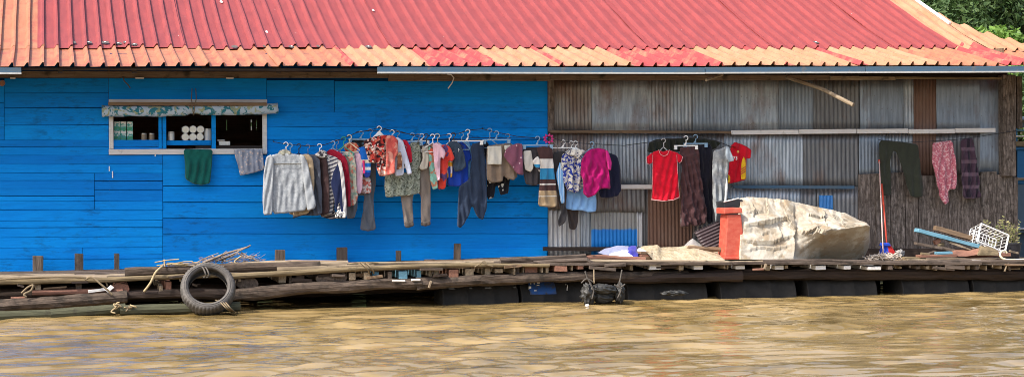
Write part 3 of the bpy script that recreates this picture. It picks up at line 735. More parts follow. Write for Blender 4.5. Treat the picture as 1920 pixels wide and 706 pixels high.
g = garment('pink_cardigan', [(660,286),(672,281),(678,290),(681,320),(680,350),(675,364),(668,360),(668,320)], solid((.62,.42,.52)), 'pale pink cardigan between the pastel blouse and the blue jersey', 'cardigan', Y=-.43, yaw=-28)
garment('coral_collar_top', [(642,272),(655,266),(668,268),(675,277),(668,286),(650,287)], floral([(.55,.10,.05),(.60,.25,.14),(.4,.06,.04)], 40), 'red and coral neckline of a top above the pastel blouse', 'top', Y=-.38, yaw=-15)
g = garment('blue_jersey', [(668,278),(682,274),(692,282),(696,300),(695,330),(686,334),(679,320),(676,296)], bandsv([(0,(.01,.12,.50)),(.15,(.65,.62,.50)),(.19,(.02,.16,.55)),(.235,(.7,.7,.7)),(.27,(.01,.14,.55)),(.30,(.02,.05,.30))]), 'blue jersey with white chest bands beside the pink cardigan', 'shirt', Y=-.47, yaw=-25, T=.016)
sub('side_stripe', [(679,300),(684,300),(685,324),(681,326)], solid((.6,.04,.16)), g, -.55, yaw=-10)
garment('white_floral_dress', [(674,330),(694,332),(697,345),(696,361),(684,363),(670,361),(668,350)], floral([(.6,.55,.53),(.6,.55,.53),(.50,.12,.10),(.3,.2,.2)], 38), 'white dress hem with red blossoms under the blue jersey', 'dress', Y=-.37, yaw=-12)
garment('black_blouse', [(650,262),(664,259),(682,262),(692,268),(684,280),(664,276)], floral([(.02,.02,.02),(.02,.02,.02),(.05,.10,.14)], 40), 'black blouse shoulder left of the big floral blouse', 'blouse', Y=-.34, yaw=-12)
# --- floral group
FLO = [(.36,.025,.022),(.03,.012,.014),(.50,.34,.29),(.40,.04,.03),(.04,.012,.014),(.66,.50,.45),(.55,.14,.09)]
g = garment('floral_blouse', [(681,264),(698,257),(714,253),(732,253),(740,260),(738,290),(738,315),(734,328),(712,331),(706,318),(706,300),(702,306),(691,303),(686,284)], floral(FLO, 34, 2.2), 'red, black and cream floral blouse on the big white hanger', 'blouse', Y=-.55, yaw=4, T=.03)
sub('coral_back_panel', [(724,254),(738,254),(746,262),(747,285),(741,296),(741,325),(722,329),(724,300)], floral([(.52,.13,.10),(.44,.07,.06),(.56,.24,.19),(.50,.10,.08)], 22, 1.5), g, -.60, yaw=4)
g = garment('white_shirt', [(736,259),(746,257),(756,264),(762,285),(768,305),(773,325),(764,328),(758,305),(757,328),(741,331),(738,310),(738,280)], solid((.62,.66,.78)), 'bluish white long sleeved shirt right of the big floral blouse', 'shirt', Y=-.50, yaw=-12, T=.024)
sub('floral_lining', [(744,286),(752,284),(755,300),(753,316),(744,318),(745,300)], floral([(.25,.10,.05),(.6,.4,.28),(.15,.05,.03)], 26), g, -.56)
garment('red_blouse', [(752,262),(763,262),(770,275),(774,303),(766,307),(758,285)], solid((.50,.012,.035)), 'narrow slice of crimson top behind the bluish white shirt', 'top', Y=-.42, yaw=-35)
LEAF = [(.22,.25,.19),(.36,.38,.31),(.10,.11,.08),(.30,.33,.26)]
garment('leafy_dress', [(768,267),(788,265),(790,300),(788,330),(787,362),(770,366),(745,368),(723,370),(721,350),(722,328),(745,324),(768,322),(768,290)], floral(LEAF, 75, 2.5), 'long dress in a fine grey green leaf print below the white shirt', 'dress', Y=-.38, yaw=6, T=.022)
g = garment('khaki_trousers', [(787,272),(804,270),(806,310),(807,360),(807,418),(797,422),(789,419),(789,365),(776,358),(773,380),(775,418),(764,425),(758,422),(754,390),(750,362),(752,335),(786,330)], solid((.24,.20,.17)), 'taupe trousers turned inside out with both cuffs hanging low', 'trousers', Y=-.31, yaw=5, T=.022)
sub('pocket_lining', [(791,275),(803,272),(804,300),(801,316),(790,319),(786,314),(792,298)], solid((.48,.44,.37)), g, -.40, T=.012)
sub('cuff', [(757,416),(775,414),(776,423),(765,427),(759,425)], solid((.09,.075,.065)), g, -.33, T=.014); sub('cuff', [(789,416),(807,414),(807,421),(798,424),(789,422)], solid((.09,.075,.065)), g, -.33, T=.014)
garment('teal_floral_dress', [(803,272),(812,268),(817,285),(820,320),(822,352),(812,356),(806,335),(804,300)], floral([(.16,.34,.28),(.50,.10,.06),(.16,.34,.28),(.35,.16,.10),(.2,.42,.36)], 24, 1.2), 'slim teal dress with orange red blotches beside the taupe trousers', 'dress', Y=-.44, yaw=-32)
garment('pink_tee', [(811,270),(818,267),(826,270),(836,286),(832,299),(826,293),(825,320),(826,337),(820,339),(815,315),(813,290)], solid((.66,.42,.50)), 'pale pink short sleeved shirt leaning over the orange red one', 'T-shirt', Y=-.50, yaw=-22, T=.018)
garment('orange_red_tee', [(824,273),(836,270),(845,276),(853,296),(848,303),(841,300),(839,320),(836,353),(822,356),(821,330),(825,298)], floral([(.62,.05,.03),(.58,.04,.03),(.62,.06,.04),(.60,.05,.04),(.10,.05,.15)], 18, 2.0), 'orange red short sleeved shirt with a dark lower print', 'T-shirt', Y=-.45, yaw=-20, T=.02)
g = garment('white_tee', [(842,274),(850,271),(857,286),(856,298),(849,294),(849,315),(848,332),(838,334),(838,300),(842,290)], bandsv([(0,(.64,.64,.70)),(.20,(.62,.30,.03)),(.25,(.55,.52,.60)),(.33,(.62,.33,.05))]), 'small white T-shirt with a yellow printed hem', 'T-shirt', Y=-.41, yaw=-20, T=.018)
garment('slate_tee', [(839,267),(852,263),(864,272),(871,290),(874,312),(866,319),(852,322),(848,300),(846,285)], solid((.035,.055,.085)), 'dark slate blue T-shirt draped over the royal blue dress', 'T-shirt', Y=-.44, yaw=-12, T=.02)
garment('royal_blue_dress', [(856,268),(870,266),(880,280),(884,298),(877,303),(878,345),(860,350),(838,348),(838,312),(856,300)], solid((.01,.045,.32)), 'royal blue dress with a flared skirt behind the slate T-shirt', 'dress', Y=-.36, yaw=8, T=.022)
garment('sky_blue_top', [(866,266),(878,263),(884,275),(883,300),(882,338),(872,341),(870,310)], solid((.16,.38,.64)), 'sky blue top slice between the royal blue dress and navy trousers', 'top', Y=-.30, yaw=-22)
garment('navy_trousers', [(883,270),(906,265),(909,290),(912,330),(912,392),(905,412),(894,406),(885,383),(881,398),(872,416),(864,427),(857,424),(858,385),(860,350),(880,335),(884,300)], solid((.022,.035,.065)), 'dark navy trousers clipped to the white bar hanger', 'trousers', Y=-.40, yaw=5, T=.028)
garment('black_floral_shorts', [(905,264),(914,266),(930,300),(956,325),(953,362),(938,366),(933,347),(929,347),(926,370),(913,374),(912,310)], floral([(.012,.012,.016),(.012,.012,.016),(.6,.58,.52)], 26, 1, (.012,.012,.016), .42), 'black shorts with large white flowers peeping below the brown shorts', 'shorts', Y=-.30, yaw=5, T=.018)
g = garment('brown_shorts', [(913,273),(935,270),(960,268),(964,300),(971,330),(962,338),(950,334),(944,328),(942,340),(922,343),(912,336),(912,300)], solid((.20,.15,.11)), 'brown shorts with a big cream patch pocket', 'shorts', Y=-.42, yaw=3, T=.026)
sub('pocket_lining', [(914,274),(940,273),(941,290),(940,309),(914,308)], solid((.56,.54,.47)), g, -.46, yaw=3, T=.008, it=0); sub('pocket_lining', [(944,273),(957,271),(958,276),(947,284)], solid((.56,.54,.47)), g, -.46, T=.008)
garment('dotted_scarf', [(957,273),(970,268),(979,270),(979,300),(982,328),(970,327),(955,308),(944,292),(948,280)], dots((.20,.07,.11),(.55,.40,.42),22,.22), 'mauve cloth with pale dots draped beside the brown shorts', 'scarf', Y=-.48, yaw=6, T=.02, fold=.018)
g = garment('charcoal_shorts', [(979,277),(1012,275),(1016,310),(1016,344),(1002,348),(985,345),(981,320)], solid((.055,.05,.055)), 'charcoal shorts with a white pocket lining turned out', 'shorts', Y=-.38, yaw=5, T=.024)
sub('pocket_lining', [(981,283),(996,281),(999,300),(1000,315),(995,323),(984,318),(981,300)], solid((.60,.57,.50)), g, -.42, T=.01)
g = garment('banded_dress', [(1005,276),(1020,274),(1036,277),(1037,300),(1041,340),(1045,384),(1038,389),(1008,386),(1011,355),(1013,300)], bandsv([(0,(.06,.03,.03)),(.145,(.62,.60,.56)),(.26,(.03,.22,.42)),(.388,(.06,.03,.03)),(.44,(.6,.57,.52)),(.455,(.06,.03,.03)),(.52,(.34,.25,.15)),(.585,(.6,.57,.5)),(.597,(.34,.25,.15))]), 'dress in broad brown, white, blue and tan bands at the blue wall end', 'dress', Y=-.46, yaw=5, T=.024)
sub('sleeve', [(1008,292),(1013,300),(1013,324),(1003,312),(997,302)], bandsv([(0,(.62,.6,.56)),(.09,(.03,.22,.42)),(.13,(.05,.04,.05)),(.16,(.6,.57,.52))]), g, -.55, T=.012)
garment('dark_grey_trousers', [(1036,285),(1060,283),(1060,300),(1050,335),(1056,370),(1063,398),(1060,415),(1048,425),(1045,412),(1052,396),(1046,372),(1038,330)], solid((.055,.05,.05)), 'dark grey trousers with a twisted leg right of the banded dress', 'trousers', Y=-.34, yaw=5, T=.02, fold=.018)
garment('brown_leggings', [(1062,340),(1086,342),(1085,400),(1082,425),(1076,431),(1066,428),(1063,400)], solid((.055,.042,.038)), 'dark brown leg ends dangling under the light blue shirt', 'leggings', Y=-.22, yaw=5, T=.018)
g = garment('light_blue_shirt', [(1062,330),(1090,335),(1114,345),(1118,370),(1118,396),(1104,398),(1090,394),(1074,394),(1061,391),(1062,360)], solid((.22,.42,.72)), 'light blue shirt tail hanging under the paisley blouse', 'shirt', Y=-.30, yaw=3, T=.02)
sub('sleeve', [(1050,302),(1056,318),(1058,350),(1059,380),(1052,382),(1046,350),(1042,326)], stripes((.16,.38,.68),(.55,.68,.78),.03,0,.7), g, -.42, T=.015)
mb = MB(); a = W(1071.5, 381, -.332); mb.box(a, (.02,.004,.035)); mb.build('woven_label', M['black_plastic'], g)
g = garment('paisley_blouse', [(1053,292),(1064,284),(1080,282),(1096,281),(1098,320),(1096,345),(1086,358),(1078,362),(1062,356),(1055,336),(1051,308)], floral([(.02,.04,.26),(.60,.58,.52),(.02,.035,.22),(.35,.34,.36),(.52,.50,.46)], 38, 4), 'navy and cream paisley blouse with a loose neckline', 'blouse', Y=-.42, yaw=8, T=.028, fold=.018)
sub('lace_collar', [(1062,286),(1070,280),(1092,279),(1098,284),(1090,290),(1084,298),(1076,292),(1066,292)], floral([(.62,.6,.55),(.4,.38,.36),(.62,.6,.55),(.1,.1,.15)], 50), g, -.45, T=.012)
garment('navy_jacket', [(1122,290),(1143,286),(1157,292),(1163,315),(1165,355),(1158,367),(1142,371),(1124,370),(1120,340)], solid((.012,.014,.035)), 'blue black jacket behind the magenta T-shirt', 'jacket', Y=-.34, yaw=5, T=.025)
g = garment('magenta_tee', [(1090,298),(1100,284),(1108,279),(1122,277),(1136,280),(1141,300),(1142,330),(1145,354),(1133,353),(1125,354),(1114,366),(1102,371),(1093,363),(1093,340),(1088,325)], solid((.34,.004,.11)), 'bright magenta short sleeved T-shirt over the blue black jacket', 'T-shirt', Y=-.50, yaw=0, T=.03, fold=.018)
sub('sleeve', [(1135,281),(1140,282),(1147,303),(1146,319),(1140,318),(1137,300)], solid((.52,.02,.20)), g, -.55, T=.015, off=0)
# --- right group
garment('dark_green_cloth', [(1213,286),(1216,268),(1226,262),(1250,259),(1280,259),(1310,257),(1340,262),(1352,268),(1340,280),(1300,284),(1250,284)], solid((.022,.025,.018)), 'dark green cloth slung along the line behind the red T-shirt', 'cloth', Y=-.26, T=.02, fold=.015)
g = garment('red_tee', [(1223,285),(1235,281),(1243,284),(1254,281),(1268,285),(1270,304),(1271,340),(1274,370),(1262,375),(1242,377),(1221,374),(1223,340),(1223,306)], solid((.52,.004,.020)), 'plain bright red T-shirt with white edging hanging on its own', 'T-shirt', Y=-.50, T=.028, fold=.011)
for pl in ([(1224,285),(1212,294),(1213,306),(1218,308),(1224,304)], [(1267,284),(1280,293),(1278,302),(1274,305),(1268,303)]): sub('sleeve', pl, solid((.52,.004,.020)), g, -.51, T=.018, off=.0)
def trim(par, path, Y, mat, r=.0045):
    mb = MB(); mb.tube([W(x, y, Y) for x, y in path], r, 5); return mb.build('piping', mat, par, smooth=True)
M['piping'] = plain('pale_piping', (.60,.30,.30), .8)
trim(g, [(1235,280.5),(1238,289),(1245,293),(1252,289),(1255,280.5)], -.535, M['piping'])
trim(g, [(1221,373.5),(1242,376.5),(1262,374.5),(1274,369.5)], -.53, M['piping'], .006); trim(g, [(1212,294),(1213,306),(1218,308.5)], -.53, M['piping']); trim(g, [(1280,293),(1278,302),(1274,305.5)], -.53, M['piping'])
trim(g, [(1224,290),(1224,330),(1222,372)], -.53, M['piping'], .003); trim(g, [(1269,290),(1271,330),(1274,368)], -.53, M['piping'], .003)
garment('brown_trousers', [(1273,276),(1309,274),(1313,320),(1320,370),(1326,412),(1318,420),(1300,424),(1292,418),(1288,425),(1276,425),(1275,380),(1277,310)], solid((.065,.03,.032)), 'wide chocolate brown trousers beside the red T-shirt', 'trousers', Y=-.42, yaw=8, T=.028, fold=.022)
garment('black_trousers', [(1306,272),(1334,269),(1337,330),(1339,380),(1339,414),(1328,420),(1318,400),(1312,340)], solid((.010,.010,.018)), 'straight black trousers between the brown pair and the grey cloth', 'trousers', Y=-.34, yaw=8, T=.024)
g = garment('grey_cloth', [(1337,282),(1350,279),(1362,273),(1368,278),(1366,304),(1362,340),(1359,380),(1358,418),(1348,418),(1341,414),(1336,370),(1335,330)], solid((.22,.24,.25),(.30,.32,.33)), 'long washed out grey cloth drooping beside the red and yellow jersey', 'cloth', Y=-.52, yaw=8, T=.026, fold=.02)
sub('pale_lining', [(1362,330),(1365,345),(1362,390),(1361,418),(1356,419),(1357,380)], solid((.55,.56,.54)), g, -.60, T=.012)  # sunlit edge of the cloth, put in as a paler colour
sub('pale_sleeve', [(1360,274),(1367,276),(1377,301),(1366,304),(1360,296)], solid((.32,.38,.43)), g, -.60, T=.012)
g = garment('football_jersey', [(1369,273),(1379,267),(1388,269),(1399,274),(1400,297),(1399,315),(1399,336),(1383,341),(1364,345),(1366,320),(1368,296)], solid((.52,.006,.02)), 'red football jersey with yellow side panels on the metal wall', 'jersey', Y=-.30, yaw=-6, T=.024)
sub('sleeve', [(1398,273),(1409,281),(1407,297),(1399,297),(1396,284)], solid((.52,.006,.02)), g, -.31, T=.018, off=.0)
sub('collar', [(1370,274),(1376,267),(1381,266),(1386,270),(1384,281),(1377,275)], solid((.44,.005,.02)), g, -.33, T=.01)
YE = solid((.72,.42,.02))
sub('side_panel', [(1391,300),(1394,293),(1398,300),(1398.5,335.5),(1389,337),(1389,312)], YE, g, -.33, T=.006); sub('side_panel', [(1365,326),(1369,330),(1369,341),(1364,344.5)], YE, g, -.335, T=.006)
mb = MB()
for i in range(3): mb.bar(W(1389, 318+i*4.2, -.375), W(1398, 312+i*4.2, -.375), .004, .009)
mb.build('sleeve_stripes', M['red_plastic'], g)
mb = MB(); a = W(1383.5, 284, -.365); mb.tube([a, a+Vector((0,-.006,0))], .016, 6); mb.build('gold_crest', plain('gold_thread', (.60,.36,.08), .6), g)
def text(s, loc, size, mat, par, name='lettering', ext=.002, rz=0):
    cu = bpy.data.curves.new('t', 'FONT'); cu.body = s; cu.size = size; cu.extrude = ext; cu.align_x = 'CENTER'; cu.align_y = 'CENTER'; cu.offset = size*.012
    to = bpy.data.objects.new('t', cu); COL.objects.link(to); bpy.context.view_layer.update()
    me = bpy.data.meshes.new_from_object(to.evaluated_get(bpy.context.evaluated_depsgraph_get())); bpy.data.objects.remove(to)
    me.materials.clear(); me.materials.append(mat); o = bpy.data.objects.new(name, me); COL.objects.link(o)
    o.matrix_basis = Matrix.Translation(loc) @ Matrix.Rotation(rz, 4, 'Z') @ Matrix.Rotation(math.pi/2, 4, 'X')
    if par: put(o, par)
    return o
text('73', W(1378.5, 296.5, -.37), .062, M['white_paint'], g)
# far right pieces pinned to the wall
GN = 'washing pinned to the grey metal wall'
garment('olive_trousers', [(1648,263),(1680,265),(1721,270),(1724,300),(1730,345),(1730,369),(1718,370),(1706,367),(1697,335),(1688,305),(1680,284),(1674,283),(1668,300),(1670,335),(1671,364),(1662,367),(1652,366),(1649,310)], solid((.030,.034,.024)), 'dark olive trousers spread wide above the broom', 'trousers', Y=-.16, T=.024)
garment('pink_leggings', [(1747,268),(1765,265),(1785,263),(1790,300),(1795,345),(1790,354),(1777,356),(1779,379),(1769,384),(1762,368),(1757,352),(1752,325),(1747,300)], floral([(.46,.14,.18),(.38,.10,.14),(.58,.34,.36),(.46,.15,.19)], 70), 'pink patterned leggings hanging beside the plaid cloth', 'leggings', Y=-.17, T=.024, fold=.02)
garment('plaid_cloth', [(1801,262),(1812,259),(1824,259),(1830,295),(1835,335),(1838,370),(1820,373),(1804,371),(1802,340),(1801,300)], plaid((.055,.032,.05),(.02,.015,.025),(.14,.09,.12),.16), 'dark purple plaid cloth near the corner post', 'cloth', Y=-.15, T=.024, fold=.02)
GN = 'cloths draped over the window sill'
garment('green_towel', [(344,279),(372,279.5),(399,280),(397,310),(394,343),(378,347),(362,344),(347,335),(347,310)], solid((.006,.10,.085)), 'dark green towel draped over the white window sill', 'towel', Y=-.09, T=.022, topfix=.6)
garment('flowered_cloth', [(439,281),(465,280),(492,279.5),(494,300),(497,317),(475,324),(450,329),(446,310),(441,295)], dots((.30,.33,.40),(.60,.50,.45),30,.36), 'small grey cloth with pale flowers at the right of the window sill', 'cloth', Y=-.085, T=.014, it=0, topfix=.6)
# ------------------------------------------------------------------ line and hangers
LN = [(512,265),(540,270),(580,273),(610,270),(640,260),(668,248),(694,243),(711,238),(734,244),(775,252),(820,254),(860,249),(880,243),(905,241),(930,247),(970,255),(1008,258),(1028,255),(1055,264),(1080,267),(1110,269),(1170,272),(1230,264),(1245,261),(1290,257),(1340,262),(1372,275)]
mb = MB(); mb.tube([W(x, y+.8, YL) for x, y in LN], .0045, 5)
ln = tag(mb.build('clothesline', M['line_dark'], smooth=True), 'dark sagging clothesline strung in front of the blue and metal walls', 'clothesline')
for (x, y) in ((512,265),(711,238),(905,241),(1028,255),(1245,261),(1372,275)):
    mb = MB(); mb.tube([W(x, y, YL), W(x, y-2, 0)], .004, 5); mb.build('tie', M['line_dark'], ln)
mb = MB(); mb.tube([W(668,247,-.3), W(740,243,-.28), W(800,262,-.28), W(900,258,-.28), W(1028,260,-.1)], .004, 5); tag(mb.build('wash_cord', M['line_dark'], smooth=True), 'thin second cord behind the hangers on the blue wall', 'cord')
mb = MB(); mb.tube([W(1647,262,-.17), W(1700,267,-.17), W(1790,262,-.18), W(1830,257,-.16), W(1866,251,-.14), W(1906,245,-.14)], .004, 5); tag(mb.build('wash_cord', M['line_dark'], smooth=True), 'thin cord carrying the olive trousers to the corner post', 'cord')
def hanger(x, y, drop, kind, mat, yaw, label, Y=YL, w=.19):
    """hook over the line at (x, y); body follows drop px below"""
    p = W(x, y, Y); s = (p-CAM).dot(fw)/FPX; t = Vector((math.cos(R(yaw)), math.sin(R(yaw)), 0)); h = drop*s
    root = empty('clothes_hanger', p, label, 'hanger', 'hangers on the clothesline')
    r = .006 if kind != 'wire' else .0035
    pts = []
    for i in range(9):
        a = math.pi*(.95-1.45*i/8); pts.append(p+t*(.026*math.cos(a))+Vector((0,0,-.016+.026*math.sin(a))))
    pts += [p+t*.004+Vector((0,0,-h*.62)), p+Vector((0,0,-h*.8))]
    mb = MB(); mb.tube(pts, r, 6); mb.build('hook', mat, root, smooth=True)
    mb = MB()
    if kind == 'bar':
        mb.bar(p-t*w+Vector((0,0,-h)), p+t*w+Vector((0,0,-h)), .010, .015); mb.bar(p-t*.02+Vector((0,0,-h)), p+Vector((0,0,-h*.7)), .01, .02)
        mb.build('bar', mat, root)
        for sg in (-1, 1):
            c = MB(); c.box(p+t*(w*.86*sg)+Vector((0,0,-h-.02)), (.035,.034,.055)); c.build('clip', mat, root, bevel=.003)
    elif kind == 'wide':
        P = [(-.16,-h-.03),(-.15,-h-.045),(-.05,-h+.005),(.05,-h+.005),(.15,-h-.045),(.16,-h-.03),(.05,-h*.62),(.015,-h*.4),(-.015,-h*.4),(-.05,-h*.62)]
        mb.prism([p+t*(a*.72)+Vector((0,-.007,b)) for a, b in P], (0,.014,0)); mb.build('shoulders', mat, root, bevel=.003)
    else:
        sh = h*.8
        mb.tube([p+Vector((0,0,-sh)), p+t*w+Vector((0,0,-sh-.09)), p+t*(w*.9)+Vector((0,0,-sh-.11)), p-t*(w*.9)+Vector((0,0,-sh-.11)), p-t*w+Vector((0,0,-sh-.09)), p+Vector((0,0,-sh))], r, 6)
        mb.build('shoulders', mat, root, smooth=True)
    return root
WP, CP, BP, WR = M['white_plastic'], M['clear_plastic'], M['black_plastic'], M['wire']
HG = [(536,270,22,'tri',WP,0,'white hanger holding the light grey patterned shirt',-.62,.16),(544,272,20,'tri',CP,28,'pale hanger carrying the tan shirt',-.5,.15),
(560,273,20,'tri',BP,34,'black hanger carrying the dark slate jacket',YL,.15),(577,274,20,'wire',WR,30,'wire hanger between the slate jacket and dark brown shirt',YL,.15),(599,273,16,'tri',WP,25,'white hanger of the striped top',-.46,.13),
(624,268,14,'tri',CP,30,'pale hanger over the deep red shirt',YL,.13),(631,266,18,'wire',WR,30,'wire hanger behind the deep red shirt',YL,.14),(644,260,20,'tri',plain('green_plastic',(.03,.30,.22)),25,'green hanger above the pastel blouse',YL,.13),
(655,256,16,'tri',plain('cream_plastic',(.6,.55,.4)),20,'cream hanger of the coral collared top',YL,.12),(677,249,14,'bar',CP,5,'pale blue clip hanger of the grey flared trousers',-.36,.15),(694,245,26,'wire',WR,15,'wire hanger left of the big white hanger',YL,.12),
(711,240,20,'wide',WP,2,'big white hanger with the red, black and cream floral blouse',-.48,.2),(735,247,16,'tri',WP,12,'white hanger of the bluish white shirt',YL,.12),(745,249,18,'wire',WR,30,'wire hanger of the crimson top',YL,.12),
(773,253,14,'bar',CP,5,'pale blue clip hanger of the leaf print dress',-.40,.12),(784,254,16,'wire',WR,30,'wire hanger right of the leaf print dress hanger',YL,.10),(791,254,12,'bar',WP,5,'short white clip hanger of the taupe trousers',-.36,.08),
(799,254,20,'tri',BP,32,'black hanger of the teal floral dress',YL,.12),(811,255,18,'tri',WP,22,'white hanger of the pale pink shirt',-.46,.14),(820,254,18,'tri',plain('cream_plastic_two',(.55,.52,.42)),20,'cream hanger of the orange red shirt',YL,.14),
(842,254,18,'tri',WP,20,'white hanger of the small white T-shirt',YL,.12),(850,252,14,'tri',BP,12,'black hanger of the slate blue T-shirt',YL,.12),(865,252,16,'tri',CP,8,'pale hanger of the royal blue dress',-.38,.10),
(877,246,20,'bar',WP,3,'large white bar hanger of the dark navy trousers',-.43,.19),(918,244,22,'tri',CP,3,'pale blue hanger above the black floral shorts',-.34,.12),(931,249,15,'bar',CP,3,'pale blue clip hanger of the brown shorts',-.42,.17),
(952,254,16,'wire',WR,8,'wire hanger above the mauve dotted cloth',YL,.12),(1008,259,15,'bar',CP,4,'pale blue clip hanger of the charcoal shorts',-.44,.19),(1056,266,13,'bar',WP,4,'white clip hanger of the dark grey trousers',-.38,.17),
(1071,268,14,'tri',WP,4,'white hanger of the light blue shirt',-.36,.12),(1079,268,12,'tri',WP,8,'white hanger of the paisley blouse',-.40,.12),(1110,269,12,'tri',CP,0,'pale hanger of the magenta T-shirt',-.46,.14),
(1122,270,14,'wire',WR,5,'tan wire hanger of the blue black jacket',-.38,.14),(1244,263,18,'tri',plain('grey_plastic',(.35,.35,.35)),0,'grey hanger of the plain red T-shirt',-.48,.10),(1286,258,17,'bar',WP,4,'white bar hanger of the chocolate brown trousers',-.42,.15),
(1304,256,15,'bar',CP,6,'pale clip hanger of the straight black trousers',-.36,.15)]
for x, y, dr, kd, mt, yw, lb, Yh, w_ in HG: hanger(x, y-2, dr, kd, mt, -yw, lb, Yh, w_)
# artificial flower tied to the line
fl = empty('fabric_flower', W(1028, 256, -.44), 'small pink fabric flower tied at the end of the blue wall', 'flower')
mb = MB(); pk = plain('pink_petals', (.55,.04,.22))
for i in range(9):
    a = i*.7; c = W(1028, 260, -.45)+Vector((.04*math.cos(a), -.01*(i % 3), .035*math.sin(a)))
    mb.tube([c, c+Vector((.03*math.cos(a), -.012, .028*math.sin(a)))], [.02, .004], 6)
mb.build('petals', pk, fl, smooth=True)
mb = MB(); mb.tube([W(1030,260,-.44), W(1045,272,-.44), W(1046,280,-.42)], .004, 5); mb.build('stem', M['wire'], fl)
# ------------------------------------------------------------------ DECK
YF = -1.4
EDGE = [(-160,521),(0,520),(230,517),(460,508),(650,503),(860,496),(1030,490),(1100,488),(1380,489.5),(1920,490),(2100,491)]
dxz = [(W(x, y, YF).x, W(x, y, YF).z) for x, y in EDGE]
def DZ(X): return curve(dxz, X)
deck = empty('floating_deck', (5, -.7, .3), 'weathered timber raft deck running along the whole front of the house', 'deck')
rows_y = [YF+.02, YF+.24, YF+.46, YF+.68, YF+.90, YF+1.12, YF+1.33]
XA, XB = W(-160, 500, YF).x, W(2000, 500, YF).x
for ri, ry in enumerate(rows_y):
    x = XA-random.uniform(0, 1)
    while x < XB:
        L = random.uniform(1.6, 3.2); x2 = min(x+L, XB+.3)
        th = random.uniform(.025, .04) if ri else .032
        o = plank('board', random.choice([M['grey_wood'], M['grey_wood'], M['pale_wood'], M['brown_wood']]) if ri else M['grey_wood'], (x, ry, DZ(x)-th/2+random.uniform(-.008, .004)-.004), (x2-.012, ry+random.uniform(-.02, .02), DZ(x2)-th/2-.004), random.uniform(.17, .205), th, deck, .012, .003)
        x = x2
# cross beams whose sawn ends show under the edge:  (px, py centre, w px, h px, material)
EN = [(72,541,9,14,'pale_wood'),(148,540,10,15,'grey_wood'),(302,541,6,12,'pale_wood'),(316,541,10,26,'red_wood'),
 (530,522,13,15,'pale_wood'),(546,522,5,16,'grey_wood'),(563,521,14,16,'dark_wood'),(660,515,12,13,'pale_wood'),(687,514,10,13,'pale_wood'),(705,513,12,12,'cyan_wood'),(730,512,7,13,'grey_wood'),
 (755,510,15,14,'cyan_wood'),(786,509,8,15,'cyan_wood'),(808,512,6,12,'pale_wood'),(818,512,9,13,'pale_wood'),(850,512,18,15,'red_wood'),(880,509,15,13,'pale_wood'),(915,508,10,13,'pale_wood'),(935,507,14,8,'pale_wood'),
 (963,507,3,13,'pale_wood'),(972,507,6,13,'grey_wood'),(982,507,3,12,'pale_wood'),(997,505,24,12,'red_wood'),(1016,504,3,12,'pale_wood'),(1025,503,5,13,'pale_wood'),(1050,502,24,11,'red_wood'),(1072,501,3,10,'pale_wood'),(1087,498,10,8,'red_wood'),
 (1118,494,10,8,'grey_wood'),(1137,495,6,8,'red_wood'),(1152,495,6,7,'pale_wood'),(1163,495,10,7,'grey_wood'),(1185,500,6,10,'pale_wood'),(1228,499.5,22,8,'white_wood'),(1277,500,9,9,'pale_wood'),(1310,499.5,17,8,'white_wood'),(1358,497,3,7,'pale_wood'),(1364,497,3,7,'pale_wood'),
 (1389,497,18,7,'white_wood'),(1441,497,9,9,'pale_wood'),(1463,498,17,8,'white_wood'),(1476,497,6,6,'pale_wood'),(1538,497,20,8,'white_wood'),(1587,497,14,7,'white_wood'),(1637,502,27,7,'white_wood'),(1667,501,9,8,'grey_wood'),
 (1690,501,4,5,'pale_wood'),(1722,501,9,6,'grey_wood'),(1739,501,7,7,'pale_wood'),(1753,501,4,9,'pale_wood'),(1806,501,3,8,'pale_wood'),(1816,501,6,7,'pale_wood'),(1830,501,8,7,'grey_wood'),(1850,500,3,9,'pale_wood'),(1876,500,4,7,'pale_wood'),(1905,500,22,8,'pale_wood')]
for px, py, w, h, mt in EN:
    top = DZ(W(px, py, YF).x)-.045; p = W(px, py, YF-.03); hh = h/160; z = min(p.z, top-hh/2)
    a = Vector((p.x, p.y+random.uniform(-.05, .03), z)); b = a+Vector((random.uniform(-.05, .05), random.uniform(.9, 1.6), .02))
    plank('cross_beam', M[mt], a, b, w/160, hh, deck, .008, .004) if w < 30 else None
for px, py, r in ((231,541,.062),(222,538,.055),(452,531,.05),(472,532,.075),(466,530,.06),(600,522,.045),(612,521,.055),(630,519,.05),(641,519,.06)):
    a = W(px, py, YF-.04); log('cross_beam', M['red_wood'] if px < 240 else M['grey_wood'], [a, a+Vector((.03, 1.3, .0))], r, deck, n=10, rag=.15)
# short uprights nailed against the blue wall
for px, y0, y1, w in ((71,479,519,18),(148,475,519,15),(219,475,516,9),(525,468,491,18),(641,463,493,19),(747,469,491,9),(857,456,490,12),(806,486,490,20),(904,484,490,9)):
    a = W(px, y0, -.20); b = W(px, y1+3, -.20); o = plank('upright', M['grey_wood'], b, a, .06, w/156, deck, .008, .004)
